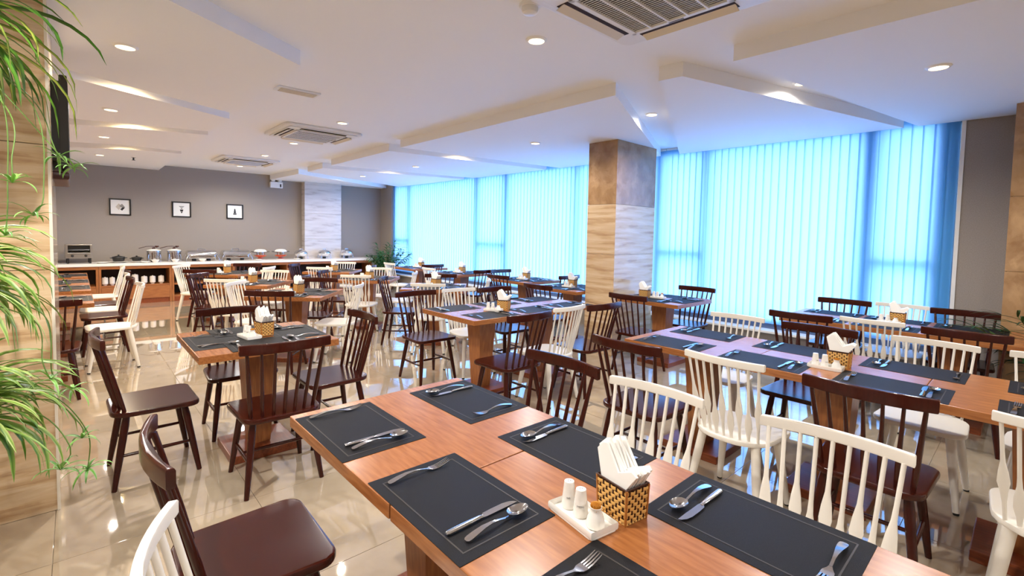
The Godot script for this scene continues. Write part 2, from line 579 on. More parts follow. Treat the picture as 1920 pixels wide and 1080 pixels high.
func build_ac(o: Node3D) -> void:
	obj("housing", mb().prism(rounded(0.95, 0.95, 0.06), -0.03, 0.0, 0.008), M.ac, o)
	obj("inner_panel", mb().prism(rounded(0.84, 0.84, 0.03), -0.042, -0.03, 0.004), M.ac, o)
	obj("filter_back", mb().box(Vector3(0, -0.043, 0), Vector3(0.55, 0.004, 0.55)), M.ac_dark, o)
	for k in 4:
		var x := Transform3D(Basis(Vector3.UP, PI / 2 * k), Vector3.ZERO)
		obj("outlet", mb(x).box(Vector3(0, -0.0425, 0.36), Vector3(0.56, 0.003, 0.075)), M.ac_dark, o)
		var f := x * Transform3D(Basis(Vector3.RIGHT, 0.35), Vector3(0, -0.05, 0.375))
		obj("flap", mb(f).box(Vector3.ZERO, Vector3(0.55, 0.006, 0.06), 0.002), M.ac_flap, o)
	obj("grille_frame", mb().box(Vector3(0, -0.05, 0.285), Vector3(0.6, 0.014, 0.03), 0.003).box(Vector3(0, -0.05, -0.285), Vector3(0.6, 0.014, 0.03), 0.003).box(Vector3(0.285, -0.05, 0), Vector3(0.03, 0.014, 0.6), 0.003).box(Vector3(-0.285, -0.05, 0), Vector3(0.03, 0.014, 0.6), 0.003), M.ac, o)
	var sm := mb().box(Vector3.ZERO, Vector3(0.005, 0.004, 0.56), 0.001).mesh()
	for k in 29:
		var s := obj("grille_slat", sm, M.ac, o)
		s.position = Vector3(-0.266 + k * 0.019, -0.0475, 0)
	for k in 4:
		obj("grille_bar", mb().box(Vector3(0, -0.052, -0.168 + k * 0.112), Vector3(0.56, 0.014, 0.012), 0.002), M.ac, o)
	obj("badge", mb().box(Vector3(0.287, -0.0575, -0.02), Vector3(0.012, 0.001, 0.09)), M.print, o)

# ---------------------------------------------------------------- windows and blinds
func windows() -> void:
	var za := -11.6
	var zb := -0.53
	var w := struct("window_1", mb().box(Vector3(6.37, 0.42, (za + zb) / 2), Vector3(0.08, 0.13, zb - za), 0.004).box(Vector3(6.37, 2.68, (za + zb) / 2), Vector3(0.08, 0.09, zb - za), 0.004), M.frame_metal, "long aluminium window behind the vertical blinds")
	var mull := [[-11.54, 0.1], [-10.8, 0.08], [-8.03, 0.09], [-7.1, 0.09], [-5.3, 0.04], [-3.75, 0.1], [-3.05, 0.07], [-1.24, 0.13], [-0.63, 0.17]]
	for a in mull:
		obj("mullion", mb().box(Vector3(6.38, 1.55, a[0]), Vector3(0.09, 2.2, a[1]), 0.004), M.frame_metal, w)
	var tr := [[-11.53, -10.78], [-8.03, -7.1], [-3.75, -3.05], [-1.24, -0.62]]
	for a in tr:
		obj("transom", mb().box(Vector3(6.385, 1.26, (a[0] + a[1]) / 2), Vector3(0.07, 0.07, a[1] - a[0]), 0.004), M.frame_metal, w)
	for k in mull.size() - 1:
		var a: float = mull[k][0]
		var b: float = mull[k + 1][0]
		obj("pane", mb().box(Vector3(6.40, 1.55, (a + b) / 2), Vector3(0.006, 2.2, b - a)), M.glass, w)
	# vertical blinds: each slat a curved strip of cloth turned a little so that neighbours overlap
	var vs := PackedVector3Array()
	var t := PackedInt32Array()
	var hw := 0.051
	for k in 5:
		var u := -1.0 + 0.5 * k
		for y in [0.43, 2.70]:
			vs.append(Vector3(0.006 * (1.0 - u * u), y, u * hw))
	for k in 4:
		t.append_array([k * 2, k * 2 + 1, k * 2 + 3, k * 2, k * 2 + 3, k * 2 + 2])
	var b0 := mb()
	b0.add(vs, t, 60.0, false)
	var sm := b0.mesh()
	var B := [[-11.58, -8.0, "vertical blue lit blind at the far corner by the potted bush"], [-7.99, -3.63, "long vertical blind left of the marble column"], [-3.62, -0.55, "vertical blind right of the marble column"]]
	for a in B:
		var o := thing("vertical_blind", a[2], "blind", Vector3(XW + 0.03, 0, 0), 0.0, "vertical window blinds")
		obj("headrail", mb().box(Vector3(0, 2.71, (a[0] + a[1]) / 2), Vector3(0.04, 0.028, a[1] - a[0] - 0.004), 0.003), M.sill, o)
		var n := int(round((a[1] - a[0]) / 0.0885))
		for k in n:
			var s := obj("slat", sm, M.slat, o)
			s.position = Vector3(0, 0, a[0] + (a[1] - a[0]) * (k + 0.5) / n)
			s.rotation.y = deg_to_rad(9.0 + rng.randf_range(-2.5, 2.5))

# ---------------------------------------------------------------- chairs
func bend_rail(w: float, back_mid: float, back_end: float, th: float) -> PackedVector2Array:
	var p := PackedVector2Array()
	var n := 12
	for i in n + 1:
		var u := -1.0 + 2.0 * i / n
		p.append(Vector2(u * w / 2, back_mid + (back_end - back_mid) * u * u - th / 2))
	for i in n + 1:
		var u := 1.0 - 2.0 * i / n
		p.append(Vector2(u * w / 2, back_mid + (back_end - back_mid) * u * u + th / 2))
	return p

func seat_shape(w_front: float, w_back: float, d: float, round_f: float, round_b: float) -> PackedVector2Array:
	var p := PackedVector2Array()
	var C := [[w_front / 2, -d / 2, -1, round_f], [w_back / 2, d / 2, 1, round_b]]
	# start at the right front corner and walk round by the back
	var n := 6
	for i in n + 1:
		var a := -PI / 2 + PI / 2 * i / n
		p.append(Vector2(w_front / 2 - round_f + cos(a) * round_f, -d / 2 + round_f + sin(a) * round_f))
	for i in n + 1:
		var a := PI / 2 * i / n
		p.append(Vector2(w_back / 2 - round_b + cos(a) * round_b, d / 2 - round_b + sin(a) * round_b))
	for i in n + 1:
		var a := PI / 2 + PI / 2 * i / n
		p.append(Vector2(-w_back / 2 + round_b + cos(a) * round_b, d / 2 - round_b + sin(a) * round_b))
	for i in n + 1:
		var a := PI + PI / 2 * i / n
		p.append(Vector2(-w_front / 2 + round_f + cos(a) * round_f, -d / 2 + round_f + sin(a) * round_f))
	return p

func build_brown_chair(o: Node3D) -> void:
	obj("seat", mb().prism(seat_shape(0.45, 0.42, 0.42, 0.06, 0.09), 0.402, 0.432, 0.009), M.mahogany, o)
	var R := poly([0.016, 0.016, 0.02, 0.02, 0.018, 0.018, 0.013, 0.013])
	var foot := {}
	for s in [[-1, -1], [1, -1], [-1, 1], [1, 1]]:
		var a := Vector3(s[0] * 0.15, 0.405, s[1] * 0.135)
		var b := Vector3(s[0] * 0.2, 0.0, s[1] * 0.2)
		foot[str(s)] = [a, b]
		obj("leg", mb().tube(PackedVector3Array([a, a.lerp(b, 0.15), a.lerp(b, 0.6), b]), R, 10), M.mahogany, o)
	for s in [-1, 1]:
		var f: Vector3 = foot[str([s, -1])][0].lerp(foot[str([s, -1])][1], 0.55)
		var r: Vector3 = foot[str([s, 1])][0].lerp(foot[str([s, 1])][1], 0.55)
		obj("stretcher", mb().tube(PackedVector3Array([f, f.lerp(r, 0.5), r]), poly([0.008, 0.008, 0.011, 0.011, 0.008, 0.008]), 8), M.mahogany, o)
	obj("stretcher", mb().tube(pts([-0.176, 0.183, 0, 0, 0.183, 0, 0.176, 0.183, 0]), poly([0.008, 0.008, 0.011, 0.011, 0.008, 0.008]), 8), M.mahogany, o)
	for k in 7:
		var u := (k - 3) / 3.0
		var a := Vector3(u * 0.165, 0.425, 0.175 - 0.03 * u * u)
		var b := Vector3(u * 0.2, 0.805, 0.272 - 0.035 * u * u)
		var th := 1.25 if absf(u) > 0.9 else 1.0
		obj("spindle", mb().tube(PackedVector3Array([a, a.lerp(b, 0.3), b]), poly([0.0085 * th, 0.0085 * th, 0.0105 * th, 0.0105 * th, 0.007 * th, 0.007 * th]), 8), M.mahogany, o)
	obj("top_rail", mb().prism(bend_rail(0.475, 0.275, 0.235, 0.022), 0.798, 0.856, 0.008), M.mahogany, o)

func build_white_chair(o: Node3D) -> void:
	obj("seat", mb().prism(seat_shape(0.42, 0.40, 0.42, 0.09, 0.17), 0.405, 0.432, 0.008), M.white_paint, o)
	for s in [[-1, -1], [1, -1], [-1, 1], [1, 1]]:
		var a := Vector3(s[0] * 0.14, 0.407, s[1] * 0.13)
		var b := Vector3(s[0] * 0.19, 0.012, s[1] * 0.195)
		var l := obj("leg", mb().tube(PackedVector3Array([a, a.lerp(b, 0.4), b]), poly([0.023, 0.023, 0.022, 0.022, 0.015, 0.015]), 12), M.white_paint, o)
		obj("foot_cap", mb().rod(b, b + (b - a).normalized() * 0.0121, 0.0145, 0.013, 12), M.rubber, l)
	for k in 9:
		var u := (k - 4) / 4.0
		var a := Vector3(u * 0.155, 0.425, 0.185 - 0.045 * u * u)
		var b := Vector3(u * 0.182, 0.825, 0.268 - 0.03 * u * u)
		var at := 0.42 if k % 2 == 0 else 0.24
		var path := PackedVector3Array()
		var rad := PackedVector2Array()
		for q in 11:
			var v := q / 10.0
			path.append(a.lerp(b, v))
			var g := exp(-pow((v - at) / 0.12, 2.0))
			rad.append(Vector2(0.0068 + 0.0135 * g, 0.0075))
		obj("spindle", mb().tube(path, rad, 8, Vector3(0, 0.2, -1)), M.white_paint, o)
	obj("top_rail", mb().prism(bend_rail(0.415, 0.27, 0.235, 0.02), 0.822, 0.86, 0.006), M.white_paint, o)

# rail: where the middle of the back rail stands; face: unit vector of the way the sitter looks
func chair(white: bool, rail: Vector2, face: Vector2, label: String, group: String) -> void:
	var c := rail + face.normalized() * 0.258
	var turn := atan2(-face.x, -face.y) + deg_to_rad(rng.randf_range(-2.0, 2.0))
	if white:
		place("white_chair", build_white_chair, "dining_chair", "white spindle chair " + label, "chair", group, Vector3(c.x, 0, c.y), turn)
	else:
		place("brown_chair", build_brown_chair, "dining_chair", "dark brown spindle chair " + label, "chair", group, Vector3(c.x, 0, c.y), turn)

# ---------------------------------------------------------------- tables and what lies on them
const TW := 0.79
const TH := 0.75

func build_table(o: Node3D) -> void:
	obj("tabletop", mb().prism(rounded(TW, TW, 0.006, 2), TH - 0.042, TH, 0.003), M.wood, o)
	var vs := PackedVector3Array()
	for a in [[0.062, 0.05], [0.098, TH - 0.042]]:
		for s in [[-1, -1], [1, -1], [1, 1], [-1, 1]]:
			vs.append(Vector3(s[0] * a[0], a[1], s[1] * a[0]))
	var b := mb()
	b.add(vs, PackedInt32Array([0, 1, 5, 0, 5, 4, 1, 2, 6, 1, 6, 5, 2, 3, 7, 2, 7, 6, 3, 0, 4, 3, 4, 7, 4, 5, 6, 4, 6, 7, 0, 2, 1, 0, 3, 2]), 20.0)
	obj("pedestal", b, M.wood_up, o)
	obj("base_plate", mb().prism(rounded(0.4, 0.4, 0.006, 2), 0.0, 0.05, 0.004), M.wood_base, o)

func build_mat(o: Node3D) -> void:
	obj("mat_body", mb().prism(rounded(0.45, 0.30, 0.002, 1), 0.0, 0.0016, 0.0004), M.mat_weave, o)
	var e := mb()
	for s in [-1, 1]:
		e.box(Vector3(0, 0.0017, s * 0.118), Vector3(0.39, 0.0006, 0.004))
		e.box(Vector3(s * 0.193, 0.0017, 0), Vector3(0.004, 0.0006, 0.232))
	obj("border_line", e, M.mat_border, o)

func strip(b: MB, outline: Array, th: float, lift: Callable) -> void:
	# a flat outline of (half width, z) pairs, bent by lift(z)
	var vs := PackedVector3Array()
	var t := PackedInt32Array()
	var n := outline.size()
	for a in outline:
		for q in [[-1, 0], [1, 0], [1, 1], [-1, 1]]:
			vs.append(Vector3(a[0] * q[0] + (a[2] if a.size() > 2 else 0.0), lift.call(a[1]) + th * q[1], a[1]))
	for i in n - 1:
		for k in 4:
			var p := i * 4 + k
			var r := i * 4 + (k + 1) % 4
			t.append_array([p, r, r + 4, p, r + 4, p + 4])
	t.append_array([0, 2, 1, 0, 3, 2])
	var e := (n - 1) * 4
	t.append_array([e, e + 1, e + 2, e, e + 2, e + 3])
	b.add(vs, t, 35.0)

func arch(z: float) -> float:
	# height of a fork or spoon lying on its heel: handle end low, neck high
	return 0.002 + 0.011 * pow(sin(clampf((z + 0.005) / 0.15, 0.0, 1.0) * PI), 1.4)

const HANDLE := [[0.004, 0.0], [0.0085, 0.004], [0.0098, 0.012], [0.0092, 0.03], [0.007, 0.055], [0.0045, 0.08], [0.0032, 0.1], [0.0032, 0.125]]

func build_fork(o: Node3D) -> void:
	# lies with its handle at z = 0, tines toward -z
	var f := Transform3D(Basis(Vector3.UP, PI), Vector3(0, 0, 0.1))
	var b := mb(f)
	strip(b, HANDLE, 0.0025, arch)
	obj("handle", b, M.steel, o)
	b = mb(f)
	strip(b, [[0.0032, 0.124], [0.006, 0.132], [0.0115, 0.142], [0.0125, 0.15], [0.0125, 0.158]], 0.002, arch)
	obj("head", b, M.steel, o)
	for k in 4:
		var x := -0.0101 + k * 0.00673
		b = mb(f)
		strip(b, [[0.0021, 0.1575, x], [0.0019, 0.175, x], [0.0014, 0.193, x], [0.0007, 0.203, x]], 0.0018, func(z): return 0.002 + 0.012 * pow(clampf((z - 0.155) / 0.05, 0, 1), 1.5))
		obj("tine", b, M.steel, o)

func build_spoon(o: Node3D) -> void:
	var f := Transform3D(Basis(Vector3.UP, PI), Vector3(0, 0, 0.1))
	var b := mb(f)
	strip(b, HANDLE, 0.0025, arch)
	strip(b, [[0.0032, 0.124], [0.0045, 0.136], [0.006, 0.142]], 0.002, arch)
	obj("handle", b, M.steel, o)
	b = mb(f)
	var vs := PackedVector3Array()
	var t := PackedInt32Array()
	var nr := 5
	var ns := 20
	for side in 2:
		for i in nr + 1:
			for k in ns:
				var r := float(i) / nr
				var a := TAU * k / ns
				var egg := 1.0 - 0.16 * sin(a)
				vs.append(Vector3(cos(a) * r * 0.0205 * egg, 0.0122 - 0.0105 * (1.0 - r * r) - 0.0012 * side + 0.0012, 0.17 + sin(a) * r * 0.033))
	for side in 2:
		var s0: int = side * (nr + 1) * ns
		for i in nr:
			for k in ns:
				var p: int = s0 + i * ns + k
				var q: int = s0 + i * ns + (k + 1) % ns
				if side == 0:
					t.append_array([p, q, q + ns, p, q + ns, p + ns])
				else:
					t.append_array([p, q + ns, q, p, p + ns, q + ns])
	for k in ns:
		var p := nr * ns + k
		var q := nr * ns + (k + 1) % ns
		var w := (nr + 1) * ns
		t.append_array([p, q, q + w, p, q + w, p + w])
	b.add(vs, t, 60.0)
	obj("bowl", b, M.steel, o)

func build_knife(o: Node3D) -> void:
	var f := Transform3D(Basis(Vector3.UP, PI), Vector3(0, 0, 0.11))
	var b := mb(f)
	b.tube(pts([0, 0.005, 0.0, 0, 0.005, 0.006, 0, 0.005, 0.05, 0, 0.005, 0.1, 0, 0.004, 0.112]), poly([0.005, 0.003, 0.0085, 0.0045, 0.0085, 0.0045, 0.0065, 0.004, 0.005, 0.003]), 10)
	obj("handle", b, M.steel, o)
	b = mb(f)
	strip(b, [[0.005, 0.11, 0.0], [0.009, 0.12, 0.002], [0.0098, 0.15, 0.0025], [0.0098, 0.185, 0.002], [0.0075, 0.205, 0.0], [0.0035, 0.218, -0.004], [0.0008, 0.222, -0.0065]], 0.0014, func(_z): return 0.003)
	obj("blade", b, M.steel, o)

func build_basket(o: Node3D) -> void:
	# open basket of woven cane, a little wider at the top
	var hx := 0.040
	var hz := 0.052
	var H := 0.092
	obj("lining", mb().box(Vector3(0, H / 2, 0), Vector3(hx * 2 - 0.008, H - 0.008, hz * 2 - 0.008)), M.rattan_dark, o)
	var rows := 8
	var st := mb()
	for r in rows:
		var y := 0.006 + (H - 0.012) * (r + 0.5) / rows
		var g := 0.93 + 0.07 * y / H
		var path := PackedVector3Array()
		var steps := [7, 9, 7, 9]
		var cor := [Vector3(-hx, 0, -hz), Vector3(hx, 0, -hz), Vector3(hx, 0, hz), Vector3(-hx, 0, hz)]
		var phase := 0
		for sd in 4:
			var a: Vector3 = cor[sd] * g
			var c: Vector3 = cor[(sd + 1) % 4] * g
			var out := Vector3(c.z - a.z, 0, a.x - c.x).normalized()
			for q in steps[sd]:
				var w: float = 0.0024 * (1.0 if (phase + r) % 2 == 0 else -1.0)
				if q == 0:
					w = 0.0
				path.append(a.lerp(c, float(q) / steps[sd]) + out * w + Vector3(0, y, 0))
				phase += 1
				if r == 0 and q > 0:
					var foot: Vector3 = cor[sd].lerp(cor[(sd + 1) % 4], float(q) / steps[sd]) + out * 0.0002
					st.rod(foot * 0.93 + Vector3(0, 0.002, 0), foot + Vector3(0, H, 0), 0.0021, 0.0021, 6)
		obj("woven_strand", mb().tube(path, poly([0.0012, 0.0046]), 6, Vector3.UP, true), M.rattan, o)
	obj("stakes", st, M.rattan_dark, o).set_meta("kind", "stuff")
	for r in [0.003, H]:
		var g2 := 0.93 + 0.07 * float(r) / H
		obj("rim", mb().tube(pts([-hx * g2, r, -hz * g2, hx * g2, r, -hz * g2, hx * g2, r, hz * g2, -hx * g2, r, hz * g2]), poly([0.0028, 0.003]), 6, Vector3.UP, true), M.rattan_dark if r > 0.05 else M.rattan, o)
	for s in [[-1, -1], [1, -1], [1, 1], [-1, 1]]:
		obj("corner_cane", mb().rod(Vector3(s[0] * hx * 0.93, 0, s[1] * hz * 0.93), Vector3(s[0] * hx, H, s[1] * hz), 0.0035, 0.0035, 8), M.cane, o)

func build_napkins(o: Node3D) -> void:
	for k in 7:
		var u := (k - 3) / 3.0
		var h := 1.0 + 0.10 * sin(k * 2.1)
		var p := poly([0.043, 0.0, -0.043, 0.0, -0.072 - 0.005 * cos(k * 1.7), 0.046 * h, -0.060, 0.054 * h, -0.016 - 0.005 * sin(k * 1.3), 0.034, 0.026, 0.096 * h, 0.040, 0.092 * h, 0.060 + 0.005 * sin(k), 0.070 * h])
		var x := Transform3D(Basis(Vector3.RIGHT, -PI / 2).rotated(Vector3.UP, PI / 2 + 0.04 * sin(k * 3.0)), Vector3(u * 0.031, 0, 0))
		obj("folded_napkin", mb(x).prism(p, -0.0036, 0.0036, 0.0012), M.napkin, o)

func build_tray(o: Node3D) -> void:
	var b := mb()
	b.prism(rounded(0.088, 0.165, 0.012), 0.0, 0.006, 0.002)
	b.tube(pts([-0.043, 0.012, -0.0815, 0.043, 0.012, -0.0815, 0.043, 0.012, 0.0815, -0.043, 0.012, 0.0815]), poly([0.0022, 0.009]), 6, Vector3.UP, true)
	obj("dish", b, M.porcelain, o)

func build_shaker(o: Node3D, words: String) -> void:
	obj("body", mb().lathe(poly([0.017, 0.0, 0.019, 0.003, 0.0185, 0.02, 0.0145, 0.055, 0.0135, 0.066, 0.0128, 0.0695, 0.010, 0.0705]), 24), M.porcelain, o)
	obj("cap_holes", mb().lathe(poly([0.0015, 0.0704, 0.0015, 0.071]), 6, Vector3(0.003, 0, 0)).lathe(poly([0.0015, 0.0704, 0.0015, 0.071]), 6, Vector3(-0.003, 0, 0.003)).lathe(poly([0.0015, 0.0704, 0.0015, 0.071]), 6, Vector3(-0.002, 0, -0.004)), M.print, o)
	var t := TextMesh.new()
	t.text = words
	var f := SystemFont.new()
	f.font_names = PackedStringArray(["Droid Serif"])
	t.font = f
	t.font_size = 32
	t.pixel_size = 0.00018
	t.depth = 0.0006
	var w := obj("lettering", t, M.print, o)
	w.transform = Transform3D(Basis(Vector3.UP, deg_to_rad(-10)) * Basis(Vector3.RIGHT, deg_to_rad(-6)), Vector3(-0.003, 0.032, 0.0173))

func build_salt(o: Node3D) -> void:
	build_shaker(o, "Salt")

func build_pepper(o: Node3D) -> void:
	build_shaker(o, "Pepper")

func build_pick_jar(o: Node3D) -> void:
	obj("jar", mb().lathe(poly([0.018, 0.0, 0.0225, 0.003, 0.023, 0.012, 0.02, 0.026, 0.014, 0.038, 0.0128, 0.044, 0.0152, 0.051, 0.0135, 0.051, 0.011, 0.044]), 24), M.porcelain, o)
	var b := mb()
	for k in 70:
		var a := k * 2.39996
		var r := 0.0108 * sqrt(k / 70.0)
		var p := Vector3(cos(a) * r, 0.03, sin(a) * r)
		var q := Vector3(p.x * 1.25, 0.063 - 0.006 * r / 0.0105, p.z * 1.25)
		b.rod(p, q, 0.0011, 0.0009, 5)
	var t := obj("toothpicks", b, M.toothpick, o)
	t.set_meta("kind", "stuff")

# a place: mat and cutlery for a sitter; edge: point on the table edge, face: the way the sitter looks
func setting(edge: Vector2, face: Vector2, who: String, y := TH, with_mat := true) -> void:
	var turn := atan2(-face.x, -face.y)
	var fwd := face.normalized()
	var right := Vector2(-fwd.y, fwd.x)
	var j := func(a): return rng.randf_range(-a, a)
	var mid := edge + fwd * 0.156
	var mt: float = turn + deg_to_rad(j.call(0.8))
	place("mat", build_mat, "placemat", "charcoal woven placemat at the " + who, "placemat", "charcoal placemats", Vector3(mid.x, y, mid.y), mt)
	var top := y + 0.0022
	var p: Vector2 = mid - right * (0.178 + j.call(0.008)) + fwd * j.call(0.01)
	place("fork", build_fork, "fork", "steel fork at the " + who, "fork", "forks on the placemats", Vector3(p.x, top, p.y), turn + deg_to_rad(j.call(3.5)))
	p = mid + right * (0.118 + j.call(0.008)) + fwd * j.call(0.01)
	place("knife", build_knife, "knife", "steel table knife at the " + who, "knife", "knives on the placemats", Vector3(p.x, top, p.y), turn + deg_to_rad(j.call(2.5)))
	p = mid + right * (0.158 + j.call(0.006)) + fwd * (j.call(0.01) - 0.004)
	place("spoon", build_spoon, "spoon", "steel spoon at the " + who, "spoon", "spoons on the placemats", Vector3(p.x, top, p.y), turn + deg_to_rad(j.call(2.5)))

func centrepiece(at: Vector2, tray: Vector2, turn: float, tb: String, y := TH) -> void:
	place("basket", build_basket, "napkin_basket", "woven cane napkin basket on " + tb, "basket", "napkin baskets", Vector3(at.x, y, at.y), turn)
	place("napkins", build_napkins, "napkin_stack", "white folded napkins standing in the basket on " + tb, "napkins", "napkin bundles", Vector3(at.x, y + 0.089, at.y), turn)
	place("tray", build_tray, "condiment_tray", "small white porcelain tray on " + tb, "tray", "condiment trays", Vector3(tray.x, y, tray.y), turn)
	var d := Vector2(sin(turn), cos(turn))
	var top := y + 0.0062
	var p := tray - d * 0.052
	place("salt", build_salt, "salt_shaker", "white salt shaker on the tray of " + tb, "shaker", "salt shakers", Vector3(p.x, top, p.y), turn - 0.6)
	p = tray - d * 0.006
	place("pepper", build_pepper, "pepper_shaker", "white pepper shaker on the tray of " + tb, "shaker", "pepper shakers", Vector3(p.x, top, p.y), turn - 0.6)
	p = tray + d * 0.049
	place("picks", build_pick_jar, "toothpick_jar", "round white toothpick jar on the tray of " + tb, "jar", "toothpick jars", Vector3(p.x, top, p.y), turn)

func table(x: float, z: float, turn: float, label: String) -> void:
	place("table", build_table, "dining_table", label, "table", "wooden pedestal tables", Vector3(x, 0, z), turn)

const PX := Vector2(1, 0)
const NX := Vector2(-1, 0)
const PZ := Vector2(0, 1)
const NZ := Vector2(0, -1)

func tables_and_chairs() -> void:
	var g := "chairs around the tables"
	var tb := ""
	# --- the long foreground table
	tb = "the long foreground table"
	table(0.991, -1.508, 0, "far square wooden table of the foreground row")
	table(0.991, -0.714, 0, "middle square wooden table of the foreground row under the condiments")
	table(0.991, 0.08, 0, "nearest square wooden table at the bottom right corner")
	var o3 := ["far", "middle", "near"]
	for k in 3:
		setting(Vector2(0.592, [-1.63, -1.02, -0.44][k]), PX, o3[k] + " left place of " + tb)
		setting(Vector2(1.390, [-1.62, -1.02, -0.44][k]), NX, o3[k] + " right place of " + tb)
	centrepiece(Vector2(1.035, -0.69), Vector2(0.935, -0.74), -0.16, tb)
	chair(false, Vector2(0.15, -1.68), PX, "at the lower left edge of the picture", g)
	chair(true, Vector2(0.085, -1.07), Vector2(1, 0.2), "cut by the bottom left edge of the picture", g)
	chair(false, Vector2(1.80, -1.57), NX, "on the right side of the foreground table, far place", g)
	chair(true, Vector2(1.75, -1.01), NX, "on the right side of the foreground table, middle place", g)
	chair(true, Vector2(1.78, -0.40), NX, "on the right side of the foreground table, near place", g)
	# --- square table at left centre
	tb = "the square table left of centre"
	table(0.885, -3.475, 0, "square wooden table left of centre with four chairs")
	setting(Vector2(0.885, -3.475 + 0.395), NZ, "near side of " + tb, TH + 0.0024)
	setting(Vector2(0.885, -3.475 - 0.395), PZ, "far side of " + tb, TH + 0.0024)
	setting(Vector2(0.49, -3.475), PX, "left side of " + tb)
	setting(Vector2(1.28, -3.475), NX, "right side of " + tb)
	centrepiece(Vector2(0.93, -3.48), Vector2(0.83, -3.44), 0.15, tb, TH + 0.0045)
	chair(false, Vector2(0.07, -3.56), PX, "beside the hanging plants, left of the square table", g)
	chair(false, Vector2(1.60, -3.38), NX, "on the right side of the square table left of centre", g)
	chair(false, Vector2(0.86, -2.74), NZ, "on the near side of the square table left of centre", g)
	chair(false, Vector2(0.88, -4.19), PZ, "on the far side of the square table left of centre", g)
	# --- the long middle table
	tb = "the long middle table"
	for k in 3:
		if k < 2:
			table(2.785 + 0.792 * k, -3.45, PI / 2, ["left", "right"][k] + " square wooden table of the middle row before the column")
		setting(Vector2([2.70, 3.22, 3.73][k], -3.055), NZ, ["left", "central", "right"][k] + " near place of " + tb)
		setting(Vector2([2.63, 3.17, 3.72][k], -3.845), PZ, ["left", "central", "right"][k] + " far place of " + tb)
	centrepiece(Vector2(2.98, -3.36), Vector2(2.86, -3.37), 0.5, tb)
	chair(false, Vector2(2.6, -2.60), NZ, "on the near side of the middle table, left place", g)
	chair(true, Vector2(3.11, -2.64), NZ, "on the near side of the middle table, central place", g)
	chair(false, Vector2(3.55, -2.59), NZ, "on the near side of the middle table by the column", g)
	chair(false, Vector2(2.60, -4.33), PZ, "at the far side of the middle table, left place", g)
	chair(true, Vector2(3.09, -4.24), Vector2(-0.12, 1), "on the far side of the middle table, central place", g)
	chair(false, Vector2(3.53, -4.17), PZ, "on the far side of the middle table, right place", g)
	# --- the long right-hand table
	tb = "the long right-hand table"
	for k in 3:
		table(3.23, -1.52 + 0.792 * k, 0, ["far", "middle", "near"][k] + " square wooden table of the right-hand row")
	var o4 := ["farthest", "second", "third", "nearest"]
	for k in 4:
		setting(Vector2(2.833, [-1.62, -1.045, -0.45, 0.15][k]), PX, o4[k] + " left place of " + tb)
		setting(Vector2(3.627, [-1.62, -1.02, -0.43, 0.17][k]), NX, o4[k] + " right place of " + tb)
	centrepiece(Vector2(3.2, -0.72), Vector2(3.10, -0.76), 0.05, tb)
	chair(false, Vector2(2.36, -1.60), PX, "on the left side of the right-hand table, farthest place", g)
	chair(true, Vector2(2.43, -1.05), PX, "on the left side of the right-hand table, second place", g)
	chair(false, Vector2(2.45, -0.46), PX, "on the left side of the right-hand table, third place", g)
	chair(true, Vector2(2.45, 0.13), PX, "cut by the right edge of the picture", g)
	chair(true, Vector2(3.90, -1.57), NX, "on the window side of the right-hand table, farthest place", g)
	chair(false, Vector2(3.93, -1.02), NX, "on the window side of the right-hand table, second place", g)
	chair(true, Vector2(3.94, -0.40), NX, "on the window side of the right-hand table, third place", g)
	chair(true, Vector2(3.97, 0.14), NX, "with its back just inside the right picture edge", g)
	# --- the table along the blinds at right
	tb = "the table along the right blinds"
	for k in 2:
		table(5.27, -1.2 + 0.792 * k, 0, ["far", "near"][k] + " square wooden table along the right blinds")
	for k in 3:
		setting(Vector2(4.873, [-1.31, -0.82, -0.33][k]), PX, o3[k] + " left place of " + tb)
		setting(Vector2(5.667, [-1.31, -0.82, -0.33][k]), NX, o3[k] + " right place of " + tb)
	centrepiece(Vector2(5.36, -0.79), Vector2(5.27, -0.84), 0.05, tb)
	chair(false, Vector2(4.46, -1.31), PX, "on the left side of the blind-side table, far place", g)
	chair(true, Vector2(4.55, -0.84), PX, "on the left side of the blind-side table, middle place", g)
	chair(false, Vector2(4.56, -0.30), PX, "on the left side of the blind-side table, near place", g)
	chair(false, Vector2(5.95, -1.32), NX, "with its back to the right blinds, far place", g)
	chair(true, Vector2(5.96, -0.85), NX, "with its back to the right blinds, middle place", g)
	chair(false, Vector2(5.98, -0.40), NX, "before the grey wall end, beside the palm", g)
	# --- square tables along the window beyond
	var W := [
		[5.06, -2.9, "the table right of the column"], [5.05, -4.27, "the table hidden behind the column"], [5.27, -5.42, "the first window table past the column"],
		[5.13, -6.95, "the second window table past the column"], [5.16, -8.39, "the farthest window table"],
	]
	for a in W:
		tb = a[2]
		table(a[0], a[1], 0, "square wooden table, " + tb)
		var c := Vector2(a[0], a[1])
		setting(c + PX * 0.395, NX, "window side of " + tb)
		setting(c - PX * 0.395, PX, "room side of " + tb)
		setting(c + PZ * 0.395, NZ, "near side of " + tb, TH + 0.0024)
		setting(c - PZ * 0.395, PZ, "far side of " + tb, TH + 0.0024)
		centrepiece(c + Vector2(0.05, -0.05) if a[1] < -3.5 else Vector2(4.9, -3.05), c + Vector2(-0.07, -0.02) if a[1] < -3.5 else Vector2(4.99, -2.93), 0.1, tb, TH + 0.0045)
	chair(false, Vector2(4.27, -2.87), PX, "on the room side of the table right of the column", g)
	chair(false, Vector2(5.72, -2.82), NX, "on the window side of the table right of the column", g)
	chair(false, Vector2(4.16, -4.1), PX, "on the room side of the table behind the column", g)
	chair(false, Vector2(5.52, -4.72), NZ, "on the near side of the first window table past the column", g)
	chair(false, Vector2(5.34, -6.13), PZ, "on the far side of the first window table past the column", g)
